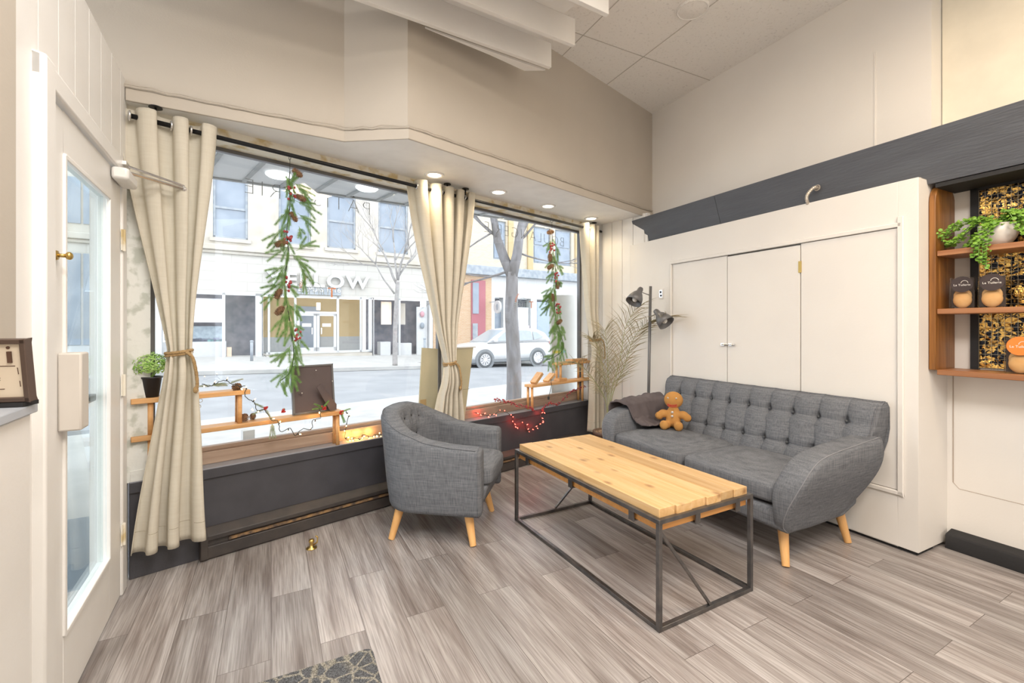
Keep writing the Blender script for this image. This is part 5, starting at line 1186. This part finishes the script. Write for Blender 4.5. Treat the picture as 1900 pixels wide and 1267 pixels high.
# left shop window
zb_ = lambda x: -.12-.024*x
a, b_ = hole[0]
MB().box(a, b_, -.05, .6, -.4, fz(420, 665)).obj('stone_base', 'fcream', b1)
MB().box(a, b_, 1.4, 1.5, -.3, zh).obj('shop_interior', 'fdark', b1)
m = MB(); zB = fz(420, 665)
for (p0, p1) in ((412, 418), (474, 486)): m.box(fx(p0), fx(p1), -.02, .15, zB, zh)
m.box(a, b_, -.02, .12, zh-.10, zh); m.obj('mullion', 'fwhite', b1)
MB().box(a, fx(416), .3, .36, fz(390, 598), fz(390, 553)).obj('poster', mat('pale pink poster', (.78, .72, .70), .8, col2=(.60, .60, .66), scale=1.5), b1)
MB().box(a, fx(420), .3, .9, zB, fz(390, 634)).obj('display_plinth', 'fwhite', b1); MB().box(fx(421), fx(430), .3, .7, zB, fz(425, 645)).obj('display_box', mat('tan boxes', (.66, .50, .38), .8), b1)
random.seed(31)
for k in range(12): x = lerp(fx(345), fx(412), k/12); MB().box(x, x+.22, .35, .6, fz(390, 634), fz(390, 634)+random.uniform(.06, .16)).obj('shoe_display', mat('shoe %d' % k, random.choice([(.2, .22, .3), (.12, .14, .18), (.75, .74, .72), (.25, .45, .45)]), .7), b1)
MB().box(a, fx(412), 1.0, 1.05, fz(390, 632), fz(390, 605)).obj('shelf_back', mat('teal grey shelf', (.42, .50, .54), .8, col2=(.3, .36, .42), scale=6), b1)
# entrance
a, b_ = hole[1]
MB().box(a, b_, -.05, 2.1, -.4, fz(590, 657)).obj('entrance_step', 'fcream', b1)
m = MB(); zE = fz(590, 655); zy = fz(590, 626)
MB().box(a, b_, 1.9, 2.0, zy, zh).obj('entrance_wall', 'fyellow', b1); MB().box(a, b_, 1.88, 2.0, zE-.1, zy).obj('entrance_wall', 'fgrey', b1)
m.box(fx(497), fx(501), -.02, .1, zE, zh); m.box(fx(625), fx(629), -.02, .1, zE, zh); m.box(fx(546), fx(550), -.02, .1, zE, zh); m.box(fx(684), fx(690), -.02, .1, zE, zh); m.box(fx(668), fx(671), -.02, .1, zE, zh); m.box(a, b_, -.02, .1, zE, zE+.10); m.box(a, b_, -.02, .12, zh-.08, zh); m.box(fx(550), fx(625), -.02, .08, fz(590, 582), fz(590, 578)); m.obj('shopfront_frame', 'fwhite', b1)
for (p0, p1) in ((551, 587), (588, 624)):
    x0, x1 = fx(p0), fx(p1); dd = MB().box(x0, x0+.12, 0, .06, zE+.1, fz(590, 582)).box(x1-.12, x1, 0, .06, zE+.1, fz(590, 582)).box(x0, x1, 0, .06, zE+.1, zE+.28).box(x0, x1, 0, .06, fz(590, 586), fz(590, 582)).obj('door', 'fwhite', b1)
    MB().cyl(((x1-.2) if p0 < 580 else (x0+.2), -.06, fz(590, 620)), ((x1-.2) if p0 < 580 else (x0+.2), -.06, fz(590, 608)), .025, n=8).obj('handle', 'chrome', dd)
    MB().box((x0+x1)/2-.2, (x0+x1)/2+.2, .02, .03, fz(590, 606), fz(590, 600)).obj('door_notice', 'paper', dd)
MB().box(fx(557), fx(606), 1.80, 1.88, zE, fz(590, 566)).obj('inner_door', 'fblue', b1)
MB().cyl((fx(597), .9, fz(597, 574)), (fx(597), .9, fz(597, 560)), .10, n=12).obj('hanging_lamp', emis('shop lamp', (1, .8, .5), 1.2), b1)
# lettering
sg = MB().box(fx(551), fx(632), -.10, 0, fz(590, 547), fz(590, 533)).obj('name_board', 'fslate', b1)
m = MB(); put_text(m, 'DEPUIS 1916', .36, T((fx(556)+fx(628))/2, -.115, fz(590, 537.5)) @ RX90, .01, .008); m.obj('lettering', 'fwhite', sg)
vs, fs = text_mesh('YELLOW', 1.0, .07, .03, 0, 1.18); xs_ = [v.x for v in vs]; xa2, xb2 = fx(492), fx(684); s_ = (xb2-xa2)/(max(xs_)-min(xs_)); ys_ = [v.y for v in vs]; hz_ = fz(600, 509)-fz(600, 534); sz_ = hz_/(max(ys_)-min(ys_)); zc_ = (fz(600, 509)+fz(600, 534))/2
m = MB(); m.add([Vector(((v.x-min(xs_))*s_+xa2, -.12-v.z, (v.y-(max(ys_)+min(ys_))/2)*sz_+zc_)) for v in vs], [f[::-1] for f in fs]); m.obj('sign_letters', mat('pale sign letters', (.50, .50, .49), .4), b1)
# right shop window
a, b_ = hole[2]
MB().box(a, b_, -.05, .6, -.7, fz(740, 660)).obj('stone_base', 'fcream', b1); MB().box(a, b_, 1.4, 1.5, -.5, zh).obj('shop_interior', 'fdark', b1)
m = MB(); zB = fz(740, 660); m.box(a, fx(694), -.02, .12, zB, zh); m.box(fx(740), fx(743), -.02, .12, zB, zh); m.box(a, b_, -.02, .12, zh-.06, zh); m.obj('mullion', 'fwhite', b1)
MB().box(fx(710), fx(729), .25, .3, fz(740, 602), fz(740, 560)).obj('poster', mat('cream poster', (.82, .74, .62), .8, col2=(.72, .55, .42), scale=1.2), b1)
MB().box(fx(741), fx(755), .25, .3, fz(740, 602), fz(740, 562)).obj('poster', 'fcream', b1)
MB().box(fx(776), fx(796), .2, .3, zB, fz(740, 568)).obj('display_panel', 'fwhite', b1); MB().box(fx(708), fx(727), .2, .8, zB, fz(740, 634)).obj('display_plinth', 'fwhite', b1); MB().box(fx(741), fx(766), .2, .8, zB, fz(740, 637)).obj('display_plinth', 'fwhite', b1)
for (px, py, c_) in ((785, 582, (.45, .25, .28)), (785, 604, (.22, .25, .28))):
    MB().ball((fx(px), .12, fz(740, py)), (.13, .07, .17), 12, 8).obj('backpack', mat('bag', c_, .8), b1, smooth=True)
# second building
b2 = thing('brick_building', 'buff brick building with red doors behind the parked car', 'building', G, 0, 0, 0)
x0 = xR+.02; x1 = fx(912)
MB().box(x0, x1, 0, .5, -1, fz(895, 505)).obj('ground_wall', 'forange', b2)
MB().box(fx(874), fx(900), -.06, 0, -1, fz(888, 520)).obj('door_surround', 'fred', b2); MB().box(fx(876), fx(887), -.10, -.055, fz(888, 582), fz(888, 525)).obj('window', 'fblue', b2); MB().box(fx(876), fx(885), -.10, -.055, fz(888, 650), fz(888, 600)).obj('door', 'fslate', b2)
x2 = 34.0
MB().box(x0, x2, -.35, .5, fz(895, 511), fz(895, 494)).obj('cornice', 'fslate', b2, bevel=.04)
m = MB(); W2 = [(fx(915), fx(939)), (fx(990), fx(1022)), (fx(1030), fx(1060)), (fx(845), fx(868))]; W2.sort(); zu0 = fz(895, 494); zw0, zw1 = zu0+.5, zu0+2.9; pv = x0
for (a, b_) in W2: m.box(pv, a, 0, .5, zu0, 12); m.box(a, b_, 0, .5, zu0, zw0); m.box(a, b_, 0, .5, zw1, 12); pv = b_
m.box(pv, x2, 0, .5, zu0, 12); m.obj('upper_wall', 'fbrick', b2)
m = MB()
for p in (942, 978, 1066): m.box(fx(p), fx(p+9), -.12, 0, zu0, 12)
m.obj('pilaster', 'fyellow', b2)
for (a, b_) in W2: w_ = MB().box(a, b_, .12, .2, zw0, zw1).obj('window', 'fslate', b2); MB().box(a+.12, b_-.12, .08, .13, zw0+.12, (zw0+zw1)/2-.05).box(a+.12, b_-.12, .08, .13, (zw0+zw1)/2+.05, zw1-.12).obj('pane', 'fblue', w_)
m = MB(); m.box(x1, x2, 0, .5, fz(950, 553), fz(895, 511)); m.box(x1, fx(918), 0, .5, -1.5, fz(950, 553)); m.box(fx(934), fx(948), 0, .5, -1.5, fz(950, 553)); m.box(fx(985), fx(996), 0, .5, -1.5, fz(950, 553)); m.box(fx(1025), x2, 0, .5, -1.5, fz(950, 553)); m.obj('white_shopfront', 'fwhite', b2)
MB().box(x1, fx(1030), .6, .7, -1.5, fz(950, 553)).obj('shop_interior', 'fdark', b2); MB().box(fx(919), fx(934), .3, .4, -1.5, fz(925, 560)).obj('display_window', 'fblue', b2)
MB().box(fx(960), fx(984), .2, .3, fz(970, 610), fz(970, 570)).obj('display_window', mat('pale shop window', (.62, .66, .68), .4), b2); MB().box(fx(960), fx(984), .1, .25, fz(970, 612), fz(970, 604)).obj('pink_panel', mat('lilac panel', (.75, .62, .72), .7), b2)
MB().box(fx(998), fx(1022), .1, .2, -1.5, fz(1010, 560)).obj('dark_window', mat('dark blue window', (.30, .36, .46), .4), b2)
# round hanging sign
sx0 = fx(909); t = thing('round_sign', 'round white projecting shop sign above the parked car', 'sign', G, sx0, -.9, fz(909, 569, -.9))
MB().cyl((-.06, 0, 0), (.06, 0, 0), .38, n=28).obj('disc', 'fwhite', t, smooth=False); MB().box(-.02, .02, 0, .9, .30, .34).obj('bracket', 'fslate', t); MB().ball((-.065, -.05, 0), (.01, .14, .2), 12, 6).obj('emblem', 'fslate', t, smooth=True)
# ---- bare trees
def tree(lab, base, hgt_pts, r0, mname, seed, brs, depth=4):
    random.seed(seed); t = thing('bare_tree', lab, 'tree', None, base.x, base.y, base.z); P = [Vector(p) for p in hgt_pts]
    n = len(P); MB().tube(cr_spline(P, 6), [lerp(r0, r0*.72, i/(6*(n-1))) for i in range(6*(n-1)+1)], 12).obj('trunk', mname, t, smooth=True)
    m = MB(); bm_ = MB()
    def br(p, d, l, r, k):
        pts = [p]; dd = d.normalized()
        for i in range(4): dd = (dd+Vector((random.uniform(-.16, .16), random.uniform(-.16, .16), random.uniform(-.04, .10)))).normalized(); pts.append(pts[-1]+dd*l/4)
        (bm_ if k >= depth-1 else m).tube(pts, [lerp(r, r*.55, i/4) for i in range(5)], 6 if k >= depth-1 else 4)
        if k > 0:
            for j in range(3 if k > 1 else 2):
                q_ = pts[random.choice((2, 3, 4))] if j else pts[4]; nd = (dd+Vector((random.uniform(-.9, .9), random.uniform(-.9, .9), random.uniform(-.25, .6)))*.8).normalized(); br(q_, nd, l*random.uniform(.55, .8), r*.5, k-1)
    for (p, d, l, r) in brs: br(Vector(p), Vector(d), l, r, depth)
    bm_.obj('branch', mname, t, smooth=True); m.obj('twigs', mname, t)
D1 = 6.9; xt = fx(733, 0); X_ = G.px(733, 680, -D1)[0]; bpt = G.w(X_, -D1, zg(X_, D1)); Yt = bpt.y
up_ = lambda px, py: Vector(((px-950)/FPX*Yt-bpt.x, 0, CAMZ+(607-py)*Yt/FPX-bpt.z))
tree('slim bare street tree on the far sidewalk left of the middle curtain', bpt, [(0, 0, 0), up_(733, 640), up_(734, 590), up_(737, 540), up_(738, 522)], .10, 'bark_pale', 5,
     [(up_(737, 528), up_(700, 470)-up_(737, 528), 1.5, .05), (up_(738, 520), up_(745, 470)-up_(738, 520), 1.4, .055), (up_(738, 515), up_(765, 485)-up_(738, 515), 1.2, .04), (up_(732, 545), up_(690, 490)-up_(732, 545), 1.3, .04), (up_(722, 495), up_(640, 494)-up_(722, 490), 1.3, .025), (up_(738, 520), up_(720, 430)-up_(738, 520), 1.5, .045)], depth=5)
bpt = gp(953, 745, -.125); Yt = bpt.y
up_ = lambda px, py: Vector(((px-950)/FPX*Yt-bpt.x, 0, CAMZ+(607-py)*Yt/FPX-bpt.z))
tree('thick forked street tree in front of the parked car', bpt, [(0, 0, 0), up_(954, 700), up_(952, 640), up_(949, 580), up_(950, 530), up_(950, 505)], .15, 'bark', 8,
     [(up_(950, 512), up_(913, 400)-up_(950, 512), 1.5, .115), (up_(950, 512), up_(968, 400)-up_(950, 512), 1.6, .12), (up_(945, 502), up_(885, 525)-up_(945, 502), .8, .028), (up_(960, 450), up_(1000, 420)-up_(960, 450), .8, .03), (up_(925, 440), up_(892, 420)-up_(925, 440), .8, .04), (up_(965, 470), up_(1010, 470)-up_(965, 450), .7, .02), (up_(915, 430), up_(880, 440)-up_(915, 420), .7, .02)], depth=4)
# bollard
X_ = G.px(467, 677, -3)[0]; t = thing('bollard', 'thin dark post on the far sidewalk by the shoe shop window', 'bollard', G, X_, -3, zg(X_, 3)); MB().cyl((0, 0, 0), (0, 0, .75), .055, n=12).obj('post', 'fslate', t, smooth=True); MB().ball((0, 0, .78), (.07, .07, .05)).obj('cap', 'fslate', t, smooth=True)
X_ = G.px(788, 670, -4)[0]; t = thing('bollard', 'dark post on the far sidewalk beside the middle curtain', 'bollard', G, X_, -4, zg(X_, 4)); MB().cyl((0, 0, 0), (0, 0, .95), .055, n=12).obj('post', 'fslate', t, smooth=True); MB().ball((0, 0, .98), (.07, .07, .05)).obj('cap', 'fslate', t, smooth=True)
# wooden post on the near sidewalk by the window
pq = F.w(*((F.px(459, 812, .35)[0], .42))); a_, z_ = F.px(460, 800, .42)
t = thing('wooden_stand', 'low white wooden stand just outside the first window', 'stand', F, a_, .42, -.12); MB().box(-.035, .035, -.03, .03, 0, z_+.13).obj('post', 'card2', t); MB().box(.0, 1.2, -.02, .02, z_+.03, z_+.05).obj('rail', 'fgrey', t)
MB().box(1.16, 1.22, -.03, .03, 0, z_+.13).obj('post', 'card2', t)
# ---- parked car
Dc = 7.5; xw1, xw2 = 5.17, 7.87; zc = zg(6.5, Dc)-.0; zc = min(zc, -.13-.12-.024*6.5)
t = thing('parked_car', 'white crossover car parked across the street, facing left', 'car', G, (xw1+xw2)/2, -Dc+.9, zc, 0)
def carbody():
    # side outline stations: x from front (-) to rear (+)
    X = [-2.32, -2.27, -2.1, -1.8, -1.35, -.95, -.6, 0, .6, 1.2, 1.6, 1.9, 2.15, 2.25, 2.30]
    top = [.62, .78, .90, .97, 1.03, 1.07, 1.08, 1.09, 1.10, 1.11, 1.12, 1.12, 1.10, 1.00, .70]
    hw_ = [.55, .74, .85, .89, .90, .91, .91, .91, .91, .91, .91, .90, .87, .82, .70]; m = MB(); rings = []
    for x, tz, w in zip(X, top, hw_):
        r = []
        for (fy, fz_) in ((-1, .0), (-1.0, .35), (-.98, .65), (-.93, .90), (-.80, 1), (0, 1.01), (.80, 1), (.93, .90), (.98, .65), (1, .35), (1, 0)): r.append((x, fy*w, .30+(tz-.30)*fz_))
        rings.append(r)
    n = 11; vs = [v for r in rings for v in r]; fs = []
    for i in range(len(rings)-1):
        for j in range(n): fs.append((i*n+j, i*n+(j+1) % n, (i+1)*n+(j+1) % n, (i+1)*n+j))
    fs.append(tuple(range(n))); fs.append(tuple((len(rings)-1)*n+j for j in range(n))); return m.add(vs, fs)
body = carbody().obj('body', 'carpaint', t, smooth=True)
m = MB(); gx = [-1.15, -.75, -.25, .3, .9, 1.45, 1.85, 2.12]; gt = [1.07, 1.32, 1.60, 1.68, 1.68, 1.64, 1.50, 1.12]; rings = []
for x, tz in zip(gx, gt):
    k = (tz-1.05)/.63; w1, w2 = .86, lerp(.84, .66, k); rings.append([(x, -w1, 1.05), (x, -lerp(w1, w2, .9), tz-.05*k), (x, -w2*.85, tz), (x, 0, tz+.02*k), (x, w2*.85, tz), (x, lerp(w1, w2, .9), tz-.05*k), (x, w1, 1.05)])
n = 7; vs = [v for r in rings for v in r]; fs = []
for i in range(len(rings)-1):
    for j in range(n): fs.append((i*n+j, i*n+(j+1) % n, (i+1)*n+(j+1) % n, (i+1)*n+j))
fs += [tuple(range(n)), tuple((len(rings)-1)*n+j for j in range(n))]
m.add(vs, fs).obj('roof', 'carpaint', t, smooth=True)
def sidey(z): k = (z-1.05)/.63; return -(lerp(.86, lerp(.86, lerp(.84, .66, k), .9), min(1, k*1.1)))-.012
for poly in ([(-.82, 1.12), (-.28, 1.50), (.30, 1.57), (.30, 1.12)], [(.38, 1.12), (.38, 1.57), (.85, 1.57), (1.10, 1.53), (1.10, 1.14)], [(1.18, 1.15), (1.18, 1.52), (1.42, 1.48), (1.72, 1.27)]):
    m = MB(); k_ = len(poly); m.add([Vector((x, sidey(z), z)) for x, z in poly]+[Vector((x, sidey(z)+.02, z)) for x, z in poly], [tuple(range(k_)), tuple(range(2*k_-1, k_-1, -1))]+[(i, (i+1) % k_, k_+(i+1) % k_, k_+i) for i in range(k_)]); m.obj('side_window', 'carglass', t)
m = MB(); m.add([(-1.16, -.72, 1.10), (-1.16, .72, 1.10), (-.30, .62, 1.59), (-.30, -.62, 1.59), (-1.12, -.72, 1.07), (-1.12, .72, 1.07), (-.26, .62, 1.56), (-.26, -.62, 1.56)], [(0, 1, 2, 3), (7, 6, 5, 4), (0, 3, 7, 4), (1, 5, 6, 2), (3, 2, 6, 7), (0, 4, 5, 1)]); m.obj('windscreen', 'carglass', t)
MB().box(-2.1, 2.2, -.915, .915, .22, .40).obj('sill_cladding', 'carplast', t, bevel=.04)
for x in (-1.35, 1.35):
    for sd in (-1, 1):
        ac = MB().lathe([(.44, 0), (.44, .03), (.33, .03), (.33, 0)], 30, (x, sd*.905, .36), RXm(-PI/2*sd)).obj('wheel_arch', 'carplast', t, smooth=False)
        m = MB(); m.lathe([(.22, -.10), (.35, -.10), (.36, -.06), (.36, .04), (.34, .075), (.235, .08), (.22, .05)], 32, (x, sd*.86, .36), RXm(-PI/2*sd)); wh = m.obj('wheel', 'tyre', t, smooth=True)
        m = MB(); m.lathe([(.235, .085), (.225, .085), (.21, .05), (.0, .045)], 32, (x, sd*.86, .36), RXm(-PI/2*sd))
        mm_ = MB().lathe([(.0, .03), (.22, .03), (.22, .04), (.0, .04)], 28, (x, sd*.86, .36), RXm(-PI/2*sd)).obj('brake_disc', 'carplast', wh)
        m = MB()
        for k in range(10): th = 2*PI*k/10; q_ = T(x, sd*.86, .36) @ RXm(-PI/2*sd) @ RZ(th); m.box(.03, .23, -.016, .016, .055, .085, q_)
        m.lathe([(.24, .06), (.24, .088), (.222, .088), (.222, .06)], 32, (x, sd*.86, .36), RXm(-PI/2*sd)); m.lathe([(0, .05), (.05, .05), (.05, .09), (0, .09)], 14, (x, sd*.86, .36), RXm(-PI/2*sd)); m.obj('rim', 'alloy', wh)
MB().box(-.95, -.78, -1.03, -.90, 1.08, 1.20).obj('side_mirror', 'carpaint', t, bevel=.03)
MB().box(2.05, 2.26, -.88, -.70, .95, 1.08).obj('tail_light', mat('tail lamp', (.6, .25, .25), .3), t, bevel=.02); MB().box(-2.22, -1.95, -.86, -.72, .82, .92).obj('headlight', 'alloy', t, bevel=.02)
for x in (.12, 1.05): MB().box(x, x+.18, -.935, -.91, .98, 1.0).obj('door_handle', 'alloy', t)
# ---- buildings seen through the shop door, down the street on the left
b3 = thing('glass_shopfront_building', 'grey blue shop front seen through the glass of the shop door', 'building', F, -.9, 0, 0)
m = MB(); m.box(-1.0, -.25, 3.0, 3.2, -.1, 0) if False else None
x0_, x1_ = -2.4, -.35
b3.location = L.w(0, -1.35, 0); b3.rotation_euler = (0, 0, L.a)
m = MB()
for x in (-.16, -1.6, -3.1): m.box(x-.03, x+.03, -.05, .05, .45, 2.5)
m.box(-3.2, -.1, -.05, .05, 2.2, 2.5); m.box(-3.2, -.1, -.05, .05, .45, .50); m.obj('window_frame', 'fwhite', b3); MB().box(-3.1, -.16, -.005, .005, .5, 2.2).obj('glass', 'glass', b3)
b3['label'] = 'recessed white side window of the shop entrance seen through the door glass'; b3['category'] = 'shop window'; b3.name = 'entry_window'
